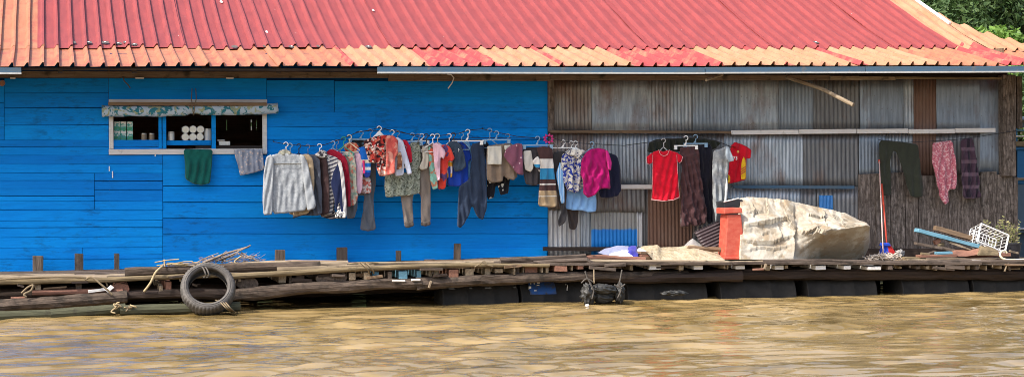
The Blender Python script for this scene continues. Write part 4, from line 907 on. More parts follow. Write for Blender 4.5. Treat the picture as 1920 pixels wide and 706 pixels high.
# stringers (long timbers under the cross beams)
def lg(name, mt, pp, r, Y=YF, parent=deck, **k): return log(name, M[mt], [W(x, y, Y+dy) for x, y, dy in pp], r, parent, **k)
lg('stringer', 'bark_wood', [(-160,577,0),(0,573,0),(120,565,0),(238,556,.02)], (.075,.07), Y=YF-.12, rag=.25)
lg('stringer', 'bark_wood', [(100,552,0),(235,548,0)], .045, Y=YF+.05, rag=.3)
lg('stringer', 'dark_wood', [(225,553,0),(330,549,0),(470,551,0)], (.05,.06), Y=YF-.02, rag=.3)
lg('stringer', 'bark_wood', [(430,553,0),(560,541,0),(700,533,0),(790,531,0)], (.07,.06), Y=YF-.05, rag=.35)
lg('stringer', 'bark_wood', [(780,533,0),(870,526,0),(1000,521,0),(1100,517,.03),(1200,516,.08),(1290,515,.14)], (.070,.045), Y=YF-.03, rag=.35)
lg('stringer', 'dark_wood', [(1090,517,0),(1180,521,0),(1300,519,0),(1390,515,0)], (.055,.07), Y=YF+.06, rag=.35)
lg('stringer', 'dark_wood', [(1370,515,0),(1500,514,0),(1700,514,0),(1980,514,0)], (.06,.065), Y=YF+.14, rag=.3)
for yy in (-.9, -.35):
    lg('stringer', 'dark_wood', [(-160,560,0),(500,545,0),(1000,522,0),(1980,508,0)], .09, Y=yy, rag=.2)
lg('stringer', 'dark_wood', [(580,531,0),(860,521,0)], .035, Y=YF+.12)
lg('stringer', 'red_wood', [(60,548,0),(230,545,0)], .03, Y=YF-.05)
# wood pieces lying along the under-edge
for (x0, y0, x1, y1, h, mt) in ((1105,501,1155,505,6,'grey_wood'),(20,559,50,558,6,'red_wood'),(735,526,760,526,3,'white_wood'),(772,524,788,524,4,'white_wood'),(1412,505,1432,504,4,'red_wood'),(165,546,205,541,5,'white_wood'),(200,546,211,536,8,'white_wood')):
    pbar('splinter', M[mt], x0, y0, x1, y1, h, YF-.10, .04, parent=deck, rag=.008)
rs2 = random.Random(8)
for i in range(52):
    px = rs2.uniform(0, 1900) if i > 22 else rs2.uniform(0, 900); ye = curve(EDGE, px); L = rs2.uniform(8, 46); y = ye+rs2.uniform(6, 34 if px < 900 else 14); k = rs2.random()
    if k < .3: pbar('splinter', M[rs2.choice(['grey_wood','bark_wood','pale_wood'])], px, y-5, px+rs2.uniform(-5, 5), y+rs2.uniform(4, 11), rs2.uniform(2, 5), YF-rs2.uniform(.0, .12), .03, parent=deck, rag=.008)
    else: pbar('splinter', M[rs2.choice(['grey_wood','bark_wood','dark_wood','brown_wood'])], px, y, px+L, y+rs2.uniform(-6, 5), rs2.uniform(2.5, 7), YF-rs2.uniform(-.05, .13), .05, parent=deck, rag=.014)
# big loose timbers on the edge
o = lg('log', 'bark_wood', [(234,510,0),(340,505,0),(470,500,0),(600,497,0)], (.048,.05), Y=YF-.02, parent=None, rag=.25); tag(o, 'thick split grey log lying on the deck edge behind the tyre', 'log')
o = lg('log', 'pale_wood', [(425,498,0),(560,493,0),(652,495,0)], (.035,.045), Y=YF+.10, parent=None, rag=.25); tag(o, 'pale driftwood log left of the tied rope lashings', 'log')
o = pbar('plank', M['pale_wood'], 519, 503, 702, 498, 6, YF-.05, .06, parent=None, rag=.01); tag(o, 'short pale plank under the driftwood log', 'plank')
def edge_pole(name, mt, pts, r, label, Y=YF-.08, cat='pole', **k):
    o = log(name, M[mt], [W(x, y, Y) for x, y in pts], r, None, **k); return tag(o, label, cat)
edge_pole('bamboo_pole', 'yellow_wood', [(-120,529),(0,528),(160,525),(330,518),(470,514)], (.034,.024), 'long yellow bamboo pole along the deck edge, left of and behind the tyre', rag=.12)
edge_pole('bamboo_pole', 'pale_wood', [(-100,519),(0,520),(110,521),(200,520)], .02, 'thin cream pole on top of the yellow one at the far corner', rag=.12)
edge_pole('bamboo_pole', 'yellow_wood', [(425,518),(560,510),(660,504),(760,499),(870,496),(1030,497)], (.032,.02), 'long thin pole sagging along the deck edge right of the tyre', rag=.12)
edge_pole('bamboo_pole', 'pale_wood', [(650,494),(760,492),(870,492.5),(925,491)], .016, 'thin pale pole lashed above the sagging one', Y=YF+.02)
edge_pole('bamboo_pole', 'pale_wood', [(1060,489),(1250,490),(1390,492),(1440,490)], .022, 'pale pole lying on the deck edge below the tan canvas', Y=YF-.03, rag=.15)
edge_pole('driftwood', 'grey_wood', [(938,488),(1000,485),(1050,483),(1098,479)], (.035,.025), 'gnarled grey driftwood on the deck at the end of the blue wall', Y=YF+.1, rag=.35, cat='driftwood')
edge_pole('driftwood', 'red_wood', [(1080,484),(1130,480),(1160,484),(1210,486)], (.022,.03), 'reddish driftwood under the bundled laundry', Y=YF+.12, rag=.3, cat='driftwood')
edge_pole('driftwood', 'grey_wood', [(1000,492),(1060,489),(1108,487),(1112,497)], (.02,.035), 'knotted grey branch curling over the deck edge above the black fender', Y=YF-.05, rag=.3, cat='driftwood')
edge_pole('deck_rail', 'grey_wood', [(1430,489),(1560,488.5),(1630,490),(1700,492)], .02, 'weathered rail along the deck edge below the tarpaulin', Y=YF-.04, rag=.2, cat='rail')
edge_pole('deck_rail', 'grey_wood', [(1625,491.5),(1760,491),(1980,489.5)], .026, 'weathered rail along the deck edge below the plank heap', Y=YF-.05, rag=.15, cat='rail')
# bamboo at the waterline
for (x0, y0, x1, y1, n_) in ((-160,598,105,588,'outer'),(95,588,235,577,'middle'),(225,581,450,574,'inner')):
    o = log('bamboo_float', M['bamboo_green'], [W(x0, y0, YF-.45), W(x1, y1, YF-.42)], .055, None, rag=.08); tag(o, {'outer':'algae green bamboo at the waterline in the bottom corner','middle':'algae green bamboo at the waterline left of the ragged rope knot','inner':'algae green bamboo at the waterline running behind the tyre'}[n_], 'bamboo', 'bamboo floats at the waterline')
# ------------------------------------------------------------------ drums
def drum(x0, x1, yc, label, Y=YF+.42, r=.285, mat='drum', emblem=False):
    a = W(x0, yc, Y); b = W(x1, yc, Y); b.z = a.z = -.02; L = (b-a).length; d = (b-a).normalized()
    mb = MB(); n = 28; prof_ = [(0,r*.93),(0,r*1.0),(.012,r*1.0),(.02,r*.965),(L*.31,r*.965),(L*.325,r),(L*.34,r*.965),(L*.66,r*.965),(L*.675,r),(L*.69,r*.965),(L-.02,r*.965),(L-.012,r),(L,r),(L,r*.93)]
    mb.tube([a+d*max(.0001*i, s) for i, (s, _) in enumerate(prof_)], [q for _, q in prof_], n)
    o = mb.build('float_drum', M[mat]); o.data.polygons.foreach_set('use_smooth', [True]*len(o.data.polygons))
    return tag(o, label, 'drum', 'steel drums floating the deck'), a, b
drum(822, 962, 558, 'dark steel drum with a small blue spot, just right of the open black gap'); 
dr2, a2, b2 = drum(968, 1092, 556, 'dark steel drum with a faded blue label and white lettering'); drum(1165, 1312, 552, 'dark steel drum right of the black sack fender')
drum(1337, 1477, 548, 'dark steel drum below the tarpaulin left half'); drum(1499, 1627, 546, 'dark steel drum below the tarpaulin right end')
drum(1675, 1798, 544, 'dark steel drum below the plank heap'); drum(1806, 1935, 542, 'dark steel drum at the house corner end')
lab = MB(); na = 9; r_ = .288; X0 = W(1000, 550, YF).x; X1 = W(1050, 550, YF).x; cy_ = a2.y; cz_ = a2.z
vs = []
for i in range(na+1):
    an = R(95+62*i/na)
    for X in (X0, X1): vs.append((X, cy_+r_*math.cos(an), cz_+r_*math.sin(an)))
lab.add(vs, [(2*i, 2*i+1, 2*i+3, 2*i+2) for i in range(na)]); 
Q = Mat('faded_blue_label', .6); Q.color(Q.mix(Q.ramp(Q.noise(Q.co('Object'), 12, 4, .7), [(.45,0.0),(.6,1.0)]), (.03,.10,.32), (.07,.075,.09))); lab.build('faded_label', Q.m, dr2, origin=False)
lt = MB(); rs_ = random.Random(3)
for k in range(9):
    an = R(120+rs_.uniform(0, 32)); X = lerp(X0, X0+.13, rs_.random()) if k < 6 else X1+rs_.uniform(.05, .15)
    p = Vector((X, cy_+.292*math.cos(an), cz_+.292*math.sin(an))); lt.box(p, (rs_.choice((.03,.008)), .004, rs_.choice((.01,.035))), Matrix.Rotation(R(55), 3, 'X') if 0 else None)
lt.build('worn_lettering', M['white_paint'], dr2, origin=False)
# inner row of drums, added to block light leaking under the house
for i in range(11):
    x = XA+.6+i*1.15
    a = Vector((x, .7+.1*(i % 2), .0)); mb = MB(); mb.tube([a, a+Vector((.9,0,0))], .29, 18); o = mb.build('float_drum', M['drum']); tag(o, 'dark drum in the inner row under the house floor', 'drum', 'inner row of drums under the house')
mb = MB()
for i in range(9): mb.box((5.4, .2+i*.55, .22), (XB-XA, .12, .12))
mb.build('floor_beam', M['dark_wood'], house, origin=False)
# ------------------------------------------------------------------ tyre
def rope(pts, r, mat, label=None, parent=None, name='rope', cat='rope', n=6, group=None):
    P = [Vector(p) for p in pts]; Q = []
    for i in range(len(P)-1):
        p0 = P[max(i-1, 0)]; p1 = P[i]; p2 = P[i+1]; p3 = P[min(i+2, len(P)-1)]
        for k in range(5):
            t = k/5; Q.append(.5*((2*p1)+(p2-p0)*t+(2*p0-5*p1+4*p2-p3)*t*t+(-p0+3*p1-3*p2+p3)*t**3))
    Q.append(P[-1]); mb = MB(); mb.tube(Q, r, n); o = mb.build(name, mat, parent, smooth=True)
    return tag(o, label, cat, group) if label else o
TC = W(390, 541, YF-.42); TR = .293
tyre = empty('old_tyre', TC, 'old car tyre hung on the raft side as a fender', 'tyre')
ax = Vector((-.06, -.86, .50)).normalized()      # leaning back against the raft
u_ = Vector((1,0,0)); u_ = (u_-ax*u_.dot(ax)).normalized(); v_ = ax.cross(u_)
tp = [(.71,-.16),(.70,-.22),(.72,-.30),(.80,-.34),(.90,-.32),(.965,-.27),(.99,-.22),(1.0,-.12),(1.0,0),(1.0,.12),(.99,.22),(.965,.27),(.90,.32),(.80,.34),(.72,.30),(.70,.22),(.71,.16),(.74,.24),(.80,.28),(.92,.20),(.94,0),(.92,-.20),(.80,-.28),(.74,-.24)]
ns = 132; mb = MB(); vs = []
for i in range(ns):
    a = 2*math.pi*i/ns
    for k, (rr_, hh_) in enumerate(tp):
        q = rr_*TR-(.011 if (i % 3 == 0 and 5 <= k <= 11 and k != 8) else 0); vs.append(TC+(u_*math.cos(a)+v_*math.sin(a))*q+ax*(hh_*TR))
K = len(tp); mb.add(vs, [(i*K+k, i*K+(k+1) % K, ((i+1) % ns)*K+(k+1) % K, ((i+1) % ns)*K+k) for i in range(ns) for k in range(K)])
to = mb.build('tyre_body', M['rubber'], tyre, smooth=True)
mb = MB()
for rr_ in (.80, .86): 
    P = [TC+(u_*math.cos(2*math.pi*i/48)+v_*math.sin(2*math.pi*i/48))*(rr_*TR)+ax*(.345*TR if rr_ < .83 else .33*TR) for i in range(49)]; mb.tube(P, .003, 4, False)
mb.build('sidewall_rib', M['rubber'], tyre, smooth=True)
for dx in (0, 6): rope([W(372+dx, 497, YF-.02), W(378+dx, 499, YF-.35), W(383+dx, 506, YF-.55), W(386+dx, 517, YF-.56), W(380+dx, 520, YF-.3)], .009, M['rope_dark'], 'dark rope holding the tyre top, %s strand' % ('outer' if dx else 'inner'))
for dx in (0, 6, 12): rope([W(404+dx, 562, YF-.3), W(414+dx*.8, 567, YF-.62), W(424+dx*.7, 577, YF-.72), W(434+dx*.5, 584, YF-.5)], .008, M['rope_tan'], '%s of the tan rope strands wound round the tyre bottom' % {0:'leftmost',6:'middle one',12:'rightmost'}[dx])
# ropes
rope([W(0,523,YF-.15), W(80,519,YF-.15), W(152,519,YF-.15), W(160,523,YF-.15), W(172,519,YF-.17), W(190,533,YF-.2), W(205,546,YF-.2), W(211,552,YF-.2)], .012, M['rope_tan'], 'cream rope running along the pole and drooping to the cut log')
rope([W(305,498,YF-.1), W(292,510,YF-.16), W(282,530,YF-.18), W(270,546,YF-.16)], .013, M['straw'], 'split bamboo strip hanging diagonally left of the tyre', name='bamboo_strip', cat='strip')
rope([W(40,549,YF-.15), W(52,538,YF-.15), W(62,534,YF-.17), W(58,544,YF-.17), W(45,551,YF-.2), W(50,556,YF-.2)], .012, M['rope_tan'], 'tangled tan rope under the yellow pole in the corner')
for dx in (0, 9): rope([W(676+dx, 492, YF), W(682+dx, 496, YF-.15), W(690+dx, 505, YF-.16), W(692+dx, 512, YF-.1)], .009, M['rope_tan'], 'rope loop lashing the thin poles, %s turn' % ('outer' if dx else 'inner'))
rope([W(655,494,YF-.04), W(680,491,YF-.06), W(710,493,YF-.05), W(672,495,YF-.06)], .007, M['rope_tan'], 'loose rope tail lying beside the pole lashing')
rope([W(890,500,YF-.12), W(900,494,YF-.13), W(908,489,YF-.12), W(914,496,YF-.13), W(925,499,YF-.12)], .008, M['rope_tan'], 'small rope lashing at the end of the sagging pole')
kn = empty('rope_knot', W(233, 575, YF-.45), 'ragged knot of old rope on the waterline bamboo', 'rope')
for i in range(11):
    a = W(233+random.uniform(-20, 12), 573+random.uniform(-4, 5), YF-.5); b = a+Vector((random.uniform(-.06, .08), random.uniform(-.04, .02), random.uniform(-.04, .03))); c = b+Vector((random.uniform(-.05, .05), -.01, random.uniform(-.04, .03)))
    rope([a, b, c], .008, M['rope_tan'] if i % 2 else M['straw'], parent=kn, name='strand')
# ------------------------------------------------------------------ black sack fender
fd = empty('sack_fender', W(1130, 545, YF-.3), 'black sack fender tied with ropes under the deck edge', 'fender')
def blob(c, rx, ry, rz, mat, name, parent, amp=.25, sd=0, n=20, flat=0, rot=None, fr=3):
    vs = []; m_ = n*2
    for i in range(n+1):
        for j in range(m_):
            t = math.pi*i/n; f = 2*math.pi*j/m_; d = Vector((math.sin(t)*math.cos(f), math.sin(t)*math.sin(f), math.cos(t)))
            k = 1+amp*noise.noise(d*fr+Vector((sd, 0, 0)))+amp*.5*(abs(noise.noise(d*fr*2.3+Vector((sd, 5, 0))))*2-.5)
            p = Vector((d.x*rx*k, d.y*ry*k, d.z*rz*k))
            if flat and p.z < -rz*flat: p.z = -rz*flat+(p.z+rz*flat)*.05
            if rot: p = rot @ p
            vs.append(Vector(c)+p)
    mb = MB(); mb.add(vs, [(i*m_+j, (i+1)*m_+j, (i+1)*m_+(j+1) % m_, i*m_+(j+1) % m_) for i in range(n) for j in range(m_)]); return mb.build(name, mat, parent, smooth=True)
blob(W(1103, 551, YF-.35), .075, .08, .11, M['sack'], 'sack_end', fd, .5, 1); blob(W(1162, 549, YF-.35), .055, .07, .11, M['sack'], 'sack_end', fd, .5, 2)
blob(W(1132, 541, YF-.38), .15, .08, .055, M['sack'], 'sack_roll', fd, .3, 3, rot=Matrix.Rotation(R(4), 3, 'Y')); blob(W(1132, 556, YF-.30), .14, .08, .07, M['sack'], 'sack_roll', fd, .3, 4)
for P in ([(1097,508),(1101,520),(1108,533),(1113,545),(1110,560)], [(1166,505),(1164,518),(1161,534),(1164,544),(1158,558)], [(1090,530),(1100,522),(1112,528)], [(1152,533),(1162,538),(1172,532)]):
    rope([W(x, y, YF-.47) for x, y in P], .009, M['rope_dark'], parent=fd, name='tie_rope')
rope([W(1113.5,505,YF-.2), W(1114,530,YF-.48)], .009, M['rope_tan'], parent=fd, name='tie_rope')
mb = MB(); blob(W(1101, 572, YF-.75), .022, .022, .02, M['white_plastic'], 'float_ball', None, .05)
tag(bpy.data.objects['float_ball'], 'tiny white float bobbing below the black sack fender', 'float')
# floating pale bag by the drum
o = blob(W(1265, 549, YF-.15), .15, .06, .03, M['sack'], 'floating_debris', None, .5, 8); tag(o, 'grey green scum mat floating against the drum right of the fender', 'debris')
# ------------------------------------------------------------------ draped things
def crease(x, y, c):
    pts, A, w = c; best = 1e9; sg = 1; tt = 0
    for k in range(len(pts)-1):
        (ax, ay), (bx_, by) = pts[k], pts[k+1]; dx, dy = bx_-ax, by-ay; L = dx*dx+dy*dy; t = max(0, min(1, ((x-ax)*dx+(y-ay)*dy)/L))
        ex_, ey_ = x-ax-t*dx, y-ay-t*dy; d = math.hypot(ex_, ey_)
        if d < best: best = d; sg = 1 if dx*ey_-dy*ex_ < 0 else -1; tt = (k+t)/(len(pts)-1)
    if best > w*3: return 0
    fade = math.sin(math.pi*min(.97, max(.03, tt)))**.5
    return 1.5*A*fade*(math.exp(-best/w) if sg > 0 else -.8*math.exp(-best/(w*.6)))
TC_ = [([(1400,424),(1425,421),(1448,417),(1462,411),(1478,408)], .045, 11), ([(1398,452),(1420,457),(1447,456),(1470,447),(1486,444)], .04, 10), ([(1474,405),(1480,418),(1486,434)], .05, 9),
 ([(1490,432),(1487,450),(1489,470),(1488,486)], -.07, 9), ([(1400,470),(1425,463),(1450,468),(1478,462)], .03, 7), ([(1402,400),(1420,396),(1436,399)], .025, 8), ([(1436,380),(1440,396),(1438,408)], .02, 7),
 ([(1490,432),(1510,439),(1527,431),(1524,448),(1512,455)], .045, 8), ([(1527,434),(1545,440),(1560,434)], .04, 7), ([(1500,392),(1515,404),(1540,408),(1556,404)], .025, 9), ([(1556,396),(1566,412),(1590,417)], .025, 9),
 ([(1470,384),(1476,396),(1488,404)], .02, 8), ([(1500,474),(1516,460),(1545,446),(1560,436)], .05, 10), ([(1418,430),(1428,440),(1440,436),(1455,441)], .02, 6), ([(1460,425),(1466,440),(1464,452)], -.02, 7), ([(1590,476),(1606,462),(1622,448)], .03, 8), ([(1452,472),(1458,480),(1470,484)], .02, 5), ([(1535,388),(1548,400),(1545,416),(1552,428)], -.02, 8), ([(1410,382),(1416,392),(1412,408),(1418,418)], -.018, 6), ([(1575,412),(1585,426),(1604,425)], .02, 6)]
def drape(name, xs, top, bot, Yt, Yb, mat, prof_=None, wr=.02, sd=0, nx=90, ntt=46, ridge=None, depth=.5, flat=False, creases=None):
    """closed lump: sections across; top/bot are px curves of the silhouette, Yt the crest plane, Yb the foot plane"""
    x0, x1 = xs; vs = []; 
    for i in range(nx+1):
        px = lerp(x0, x1, i/nx); yt = curve(top, px); yb = curve(bot, px); e = min(1, min(i, nx-i)/(nx*.035))
        T = W(px, yt, Yt); Bm = W(px, yb, Yb); Rr = None
        key = [Vector((T.x, Yt+depth, Bm.z)), Vector((T.x, Yt+depth*.8, lerp(Bm.z, T.z, .75))), T]
        if ridge and px > ridge[0][0]:
            yr = curve(ridge, px); k = min(1, (px-ridge[0][0])/50.); Rg = W(px, yr, lerp(lerp(Yt, Yb, .75), Yb-.08, k)); key += [Rg, W(px, yb, lerp(Yb, Yb+.42, k))]
        else: key += [W(px, lerp(yt, yb, .35), lerp(Yt, Yb, .65)), Bm]
        seg = [0]
        for a, b in zip(key, key[1:]): seg.append(seg[-1]+(b-a).length)
        for j in range(ntt+1):
            s = seg[-1]*j/ntt
            for q in range(len(key)-1):
                if s <= seg[q+1]+1e-9: p = key[q].lerp(key[q+1], (s-seg[q])/max(1e-9, seg[q+1]-seg[q])); break
            c = Vector((p.x, Yt+.1, p.z)); 
            nn = Vector((p.x*2.0+sd, p.y*1.6, p.z*2.6))
            v1 = noise.voronoi(nn*1.5+Vector((noise.noise(nn), 0, noise.noise(nn+Vector((5,5,5)))))*.6)[0]; v2 = noise.voronoi(nn*3.0+Vector((noise.noise(nn*2), noise.noise(nn*2+Vector((3,3,3))), 0))*.5)[0]
            f = noise.noise(nn*.8)*1.2+min(.45, v1[1]-v1[0])*1.7+min(.3, v2[1]-v2[0])*.9+noise.noise(nn*4)*.12
            out = Vector((noise.noise(nn+Vector((9,0,0)))*.3, -.8, .45)) if j > ntt*.35 else Vector((0, .4, .5))
            edge = math.sin(math.pi*min(1, max(0, j/ntt)))**.4
            if creases and j > ntt*.25:
                qx, qy = PX(p); f += sum(crease(qx, qy, c) for c in creases)/wr
            if flat: p = p+Vector((random.uniform(-.016, .016), 0, random.uniform(-.012, .012)))*edge; f += random.uniform(-.13, .13)
            vs.append(p+out*f*wr*e*edge)
    K = ntt+1; mb = MB(); mb.add(vs, [(i*K+j, (i+1)*K+j, (i+1)*K+j+1, i*K+j+1) for i in range(nx) for j in range(ntt)])
    mb.f += [tuple(range(K)), tuple(nx*K+j for j in range(K))[::-1]]
    if flat: mb.f = [t for f in mb.f for t in (((f[0],f[1],f[2]),(f[0],f[2],f[3])) if len(f) == 4 and (f[0]*7+f[1]) % 3 else (((f[0],f[1],f[3]),(f[1],f[2],f[3])) if len(f) == 4 else (f,)))]
    return mb.build(name, mat, None, smooth=not flat)
def tarp_mat():
    Q = Mat('dirty_cream_tarpaulin', .55, .3); u = Q.co('Object'); a = Q.noise(u, 3.5, 5, .65, .5); b = Q.noise(Q.co('Object', (1,1,1), (4,2,7)), 6, 5, .7); s = Q.noise(Q.co('Object', (9,9,1.2)), 2, 4, .6)
    c = Q.mix(Q.ramp(a, [(.44,0.0),(.56,1.0)]), (.46,.42,.35), (.33,.28,.21)); c = Q.mix(Q.ramp(b, [(.53,0.0),(.60,.6)]), c, (.27,.19,.11)); c = Q.mix(Q.ramp(s, [(.6,0.0),(.75,.4)]), c, (.24,.16,.09))
    Q.color(c); Q.bump(Q.noise(u, 9, 4, .6), .35, .03); return Q.m
M['tarp'] = tarp_mat()
tarp = drape('tarpaulin', (1388, 1631), [(1385,371),(1400,370),(1450,374),(1500,381),(1545,391),(1580,402),(1610,415),(1632,424)], [(1388,486),(1400,486),(1480,485),(1500,487),(1600,487),(1620,483),(1630,462),(1632,440)], -.80, -1.27, M['tarp'], wr=.042, nx=190, ntt=110, creases=TC_, ridge=[(1488,434),(1500,436),(1540,440),(1560,434),(1590,428),(1620,424),(1632,424)], sd=3)
tag(tarp, 'dirty cream tarpaulin draped over a long heap beside the red bin', 'tarpaulin')
hb = MB(); P = [W(x, y, -.85) for x, y in ((1358,378),(1384,373),(1392,374),(1402,392),(1402,484),(1362,484))]; hb.prism(P, (0,.45,0)); o = hb.build('black_crate', M['black_plastic'], bevel=.006); tag(o, 'black box end sticking out under the tarpaulin above the red bin', 'box')
mb = MB(); mb.tube([W(1357,378,-.88), W(1370,375,-.88), W(1386,371,-.88)], .008, 6); mb.build('rim', M['white_plastic'], o, smooth=True)
# red bin
binr = empty('red_bin', W(1380, 486, -1.1), 'faded coral red plastic bin with a rim at the tarpaulin end', 'bin')
cm = Mat('faded_coral_plastic', .5, .35); cm.color(cm.mix(cm.ramp(cm.noise(cm.co('Object', (1,1,2)), 8, 5, .7), [(.4,0.0),(.7,1.0)]), (.47,.070,.045), (.54,.14,.09))); cm.bump(cm.noise(cm.co('Object'), 25, 3), .2, .01)
def frustum(mb, q0, q1, Y0, Y1):
    f = [W(x, y, Y0) for x, y in q0]; b = [Vector((p.x, Y1, p.z)) for p in f]
    mb.add(f+b, [(0,1,2,3),(7,6,5,4),(0,4,5,1),(1,5,6,2),(2,6,7,3),(3,7,4,0)])
mb = MB(); frustum(mb, [(1361,402),(1359,482),(1398,482),(1393,402)], 0, 0, -1.17, -.92) if 0 else frustum(mb, [(1364,402),(1359,482),(1399,482),(1390,402)], None, -1.17, -.92); mb.build('bin_body', cm.m, binr, bevel=.012)
mb = MB(); frustum(mb, [(1358,390),(1358,401),(1393,399),(1391,389)], None, -1.19, -.90); mb.build('rim', cm.m, binr, bevel=.01)
mb = MB(); frustum(mb, [(1358,481),(1357,486),(1404,486),(1398,481)], None, -1.20, -.90); mb.build('base', cm.m, binr, bevel=.006)
# dark roofing offcut leaning beside the bin
o = empty('roofing_offcut', W(1337, 470, -.75), 'dark brown ribbed roofing offcut leaning left of the red bin', 'roofing sheet')
P = []; c0 = W(1336, 445, -.72); t = Vector((math.cos(R(-27)), 0, -math.sin(R(27)))); up_ = Vector((math.sin(R(-27))*-1*-1, .5, math.cos(R(27)))).normalized()
nx_, ny_ = 60, 6; vs = []
for i in range(nx_+1):
    for j in range(ny_+1):
        q = c0+t*0; a = (j/ny_-.5)*.34; b = (i/nx_-.5)*.34
        p = c0+Vector((math.cos(R(22)), 0, math.sin(R(22))))*a+Vector((-math.sin(R(22))*.8, .45, math.cos(R(22))*.85))*b
        p += Vector((0, -1, .3))*(.010*math.sin(2*math.pi*b/.042)); vs.append(p)
mb = MB(); mb.add(vs, [(i*7+j, (i+1)*7+j, (i+1)*7+j+1, i*7+j+1) for i in range(nx_) for j in range(ny_)]); q = mb.build('ribbed_sheet', plain('dark_brown_sheet', (.075,.055,.06), .45, .5, .2), o, smooth=True); s_ = q.modifiers.new('t', 'SOLIDIFY'); s_.thickness = .003
# canvas heap, mats, laundry bundle
cv = Mat('sunlit_tan_canvas', .85, .15); cv.color(cv.mix(cv.ramp(cv.noise(cv.co('Object'), 9, 5, .7), [(.42,0.0),(.62,1.0)]), (.46,.39,.28), (.33,.27,.17))); cv.bump(cv.noise(cv.co('Object'), 16, 5, .65), .9, .03)  # two tan tones mottled at random
o = drape('canvas_sheet', (1214, 1360), [(1214,472),(1220,463),(1232,460),(1240,466),(1275,462),(1300,458),(1322,463),(1345,473),(1360,485)], [(1214,474),(1224,486),(1240,489),(1300,489),(1350,488),(1360,487)], -.75, -1.33, cv.m, wr=.03, sd=12, ntt=34)
tag(o, 'rumpled tan canvas spread on the deck left of the red bin', 'canvas')
o = drape('grey_rag', (1284, 1320), [(1284,462),(1292,452),(1298,447),(1308,455),(1320,462)], [(1284,466),(1320,466)], -.62, -.72, fab('rag_cloth', solid((.30,.29,.28))), wr=.02, sd=5, nx=26, ntt=20, depth=.1)
tag(o, 'small grey rag heaped behind the tan canvas', 'rag')
o = log('stick', M['brown_wood'], [W(1290,464,-1.0), W(1320,465.5,-1.0), W(1358,468,-1.0)], (.025,.03), None, rag=.2); tag(o, 'brown stick lying across the tan canvas', 'stick')
blu = fab('grey_blue_cloth', solid((.22,.24,.36))); wht = fab('white_cloth', solid((.66,.66,.68))); dbl = fab('deep_blue_cloth', solid((.04,.04,.28)))
o = drape('cloth_bundle', (1130, 1192), [(1130,475),(1142,464),(1158,460),(1178,462),(1192,474)], [(1130,476),(1150,484),(1192,484)], -.85, -1.1, blu, wr=.025, sd=21, nx=40, ntt=26, depth=.25); tag(o, 'grey blue cloth bundle on the deck behind the white one', 'laundry bundle', 'dropped laundry on the deck')
o = drape('cloth_bundle', (1143, 1189), [(1143,478),(1152,474),(1166,469),(1180,470),(1187,477),(1189,484)], [(1143,480),(1155,487),(1176,489),(1189,486)], -1.1, -1.3, wht, wr=.02, sd=22, nx=36, ntt=26, depth=.15); tag(o, 'white cloth bundle at the deck edge', 'laundry bundle', 'dropped laundry on the deck')
o = drape('cloth_bundle', (1177, 1197), [(1177,466),(1183,461),(1191,462),(1197,472)], [(1177,484),(1190,488),(1197,486)], -.98, -1.25, dbl, wr=.02, sd=23, nx=24, ntt=26, depth=.15); tag(o, 'deep blue cloth wedged between the white bundle and the mats', 'laundry bundle', 'dropped laundry on the deck')
o = drape('pale_rag', (1192, 1212), [(1192,468),(1200,464),(1212,470)], [(1192,472),(1212,473)], -1.0, -1.1, wht, wr=.012, sd=25, nx=16, ntt=16, depth=.1); tag(o, 'white rag on top of the folded brown mats', 'rag')
for i, (x0, x1, y) in enumerate(((1193,1228,486),(1195,1224,481.5),(1196,1220,477),(1194,1216,472.5))):
    o = pbar('folded_mat', M['brown_wood'] if i % 2 else M['red_wood'], x0, y, x1, y+1.5, 4.2, -1.08, .3, parent=None, rag=.012); tag(o, 'brown mat, %s of the small stack left of the tan canvas' % ['lowest','second lowest','third from the deck','topmost'][i], 'mat', 'stack of brown mats')
# straw and twigs
for i in range(16):
    x = random.uniform(290, 400); y = 493+random.uniform(-4, 5)+(x-340)*-.01; a = W(x, y, YF-.06); L = random.uniform(.1, .32); th = random.uniform(-.25, .25)
    mb = MB(); mb.tube([a, a+Vector((L*.5*math.cos(th), -.01, L*.5*math.sin(th)*.5+.006)), a+Vector((L*math.cos(th), .02*random.uniform(-1, 1), L*math.sin(th)*.5))], .0065, 5)
    o = mb.build('split_stick', M['straw']); tag(o, 'thin straw coloured stick in the scatter on the big grey log', 'stick', 'straw coloured sticks scattered on the log')
o = rope([W(308,486,YF-.06), W(309,500,YF-.08)], .010, M['straw'], 'short pale stick standing upright among the scattered straw sticks', name='split_stick', cat='stick')
o = rope([W(453,479,YF-.0), W(440,489,YF), W(446,494,YF-.02), W(470,494,YF-.02)], .009, M['straw'], 'bent pale stick lying right of the twig heap', name='split_stick', cat='stick')
TW = [((380,492),(467,462),.016),((404,489),(470,459),.012),((415,492),(440,474),.012),((452,473),(484,489),.011),((446,474),(470,484),.010),((428,487),(482,478),.009),((370,491),(410,474),.008),((398,480),(440,493),.008),((392,490),(425,470),.007)]
TL = ['longest grey branch of the twig heap, rising to the right','upper branch crossing the longest one in the twig heap','short steep branch at the twig heap middle','branch sloping down at the right end of the twig heap','thin branch just under the right hand slope of the twig heap','nearly level twig across the twig heap','thin twig rising at the left of the twig heap','thin twig sloping down through the twig heap left half','thinnest twig leaning at the twig heap left half']
for k, ((x0, y0), (x1, y1), r) in enumerate(TW):
    a = W(x0, y0, YF+.25+.03*k); b = W(x1, y1, YF+.35-.03*k); md = (a+b)/2+Vector((0, 0, .02*random.uniform(-1, 1)))
    o = log('dry_branch', M['twig'], [a, md, b], (r, r*.6), None, n=6, rag=.2, seg=.05); tag(o, TL[k], 'branch', 'dry branches heaped on the deck')
mb = MB()
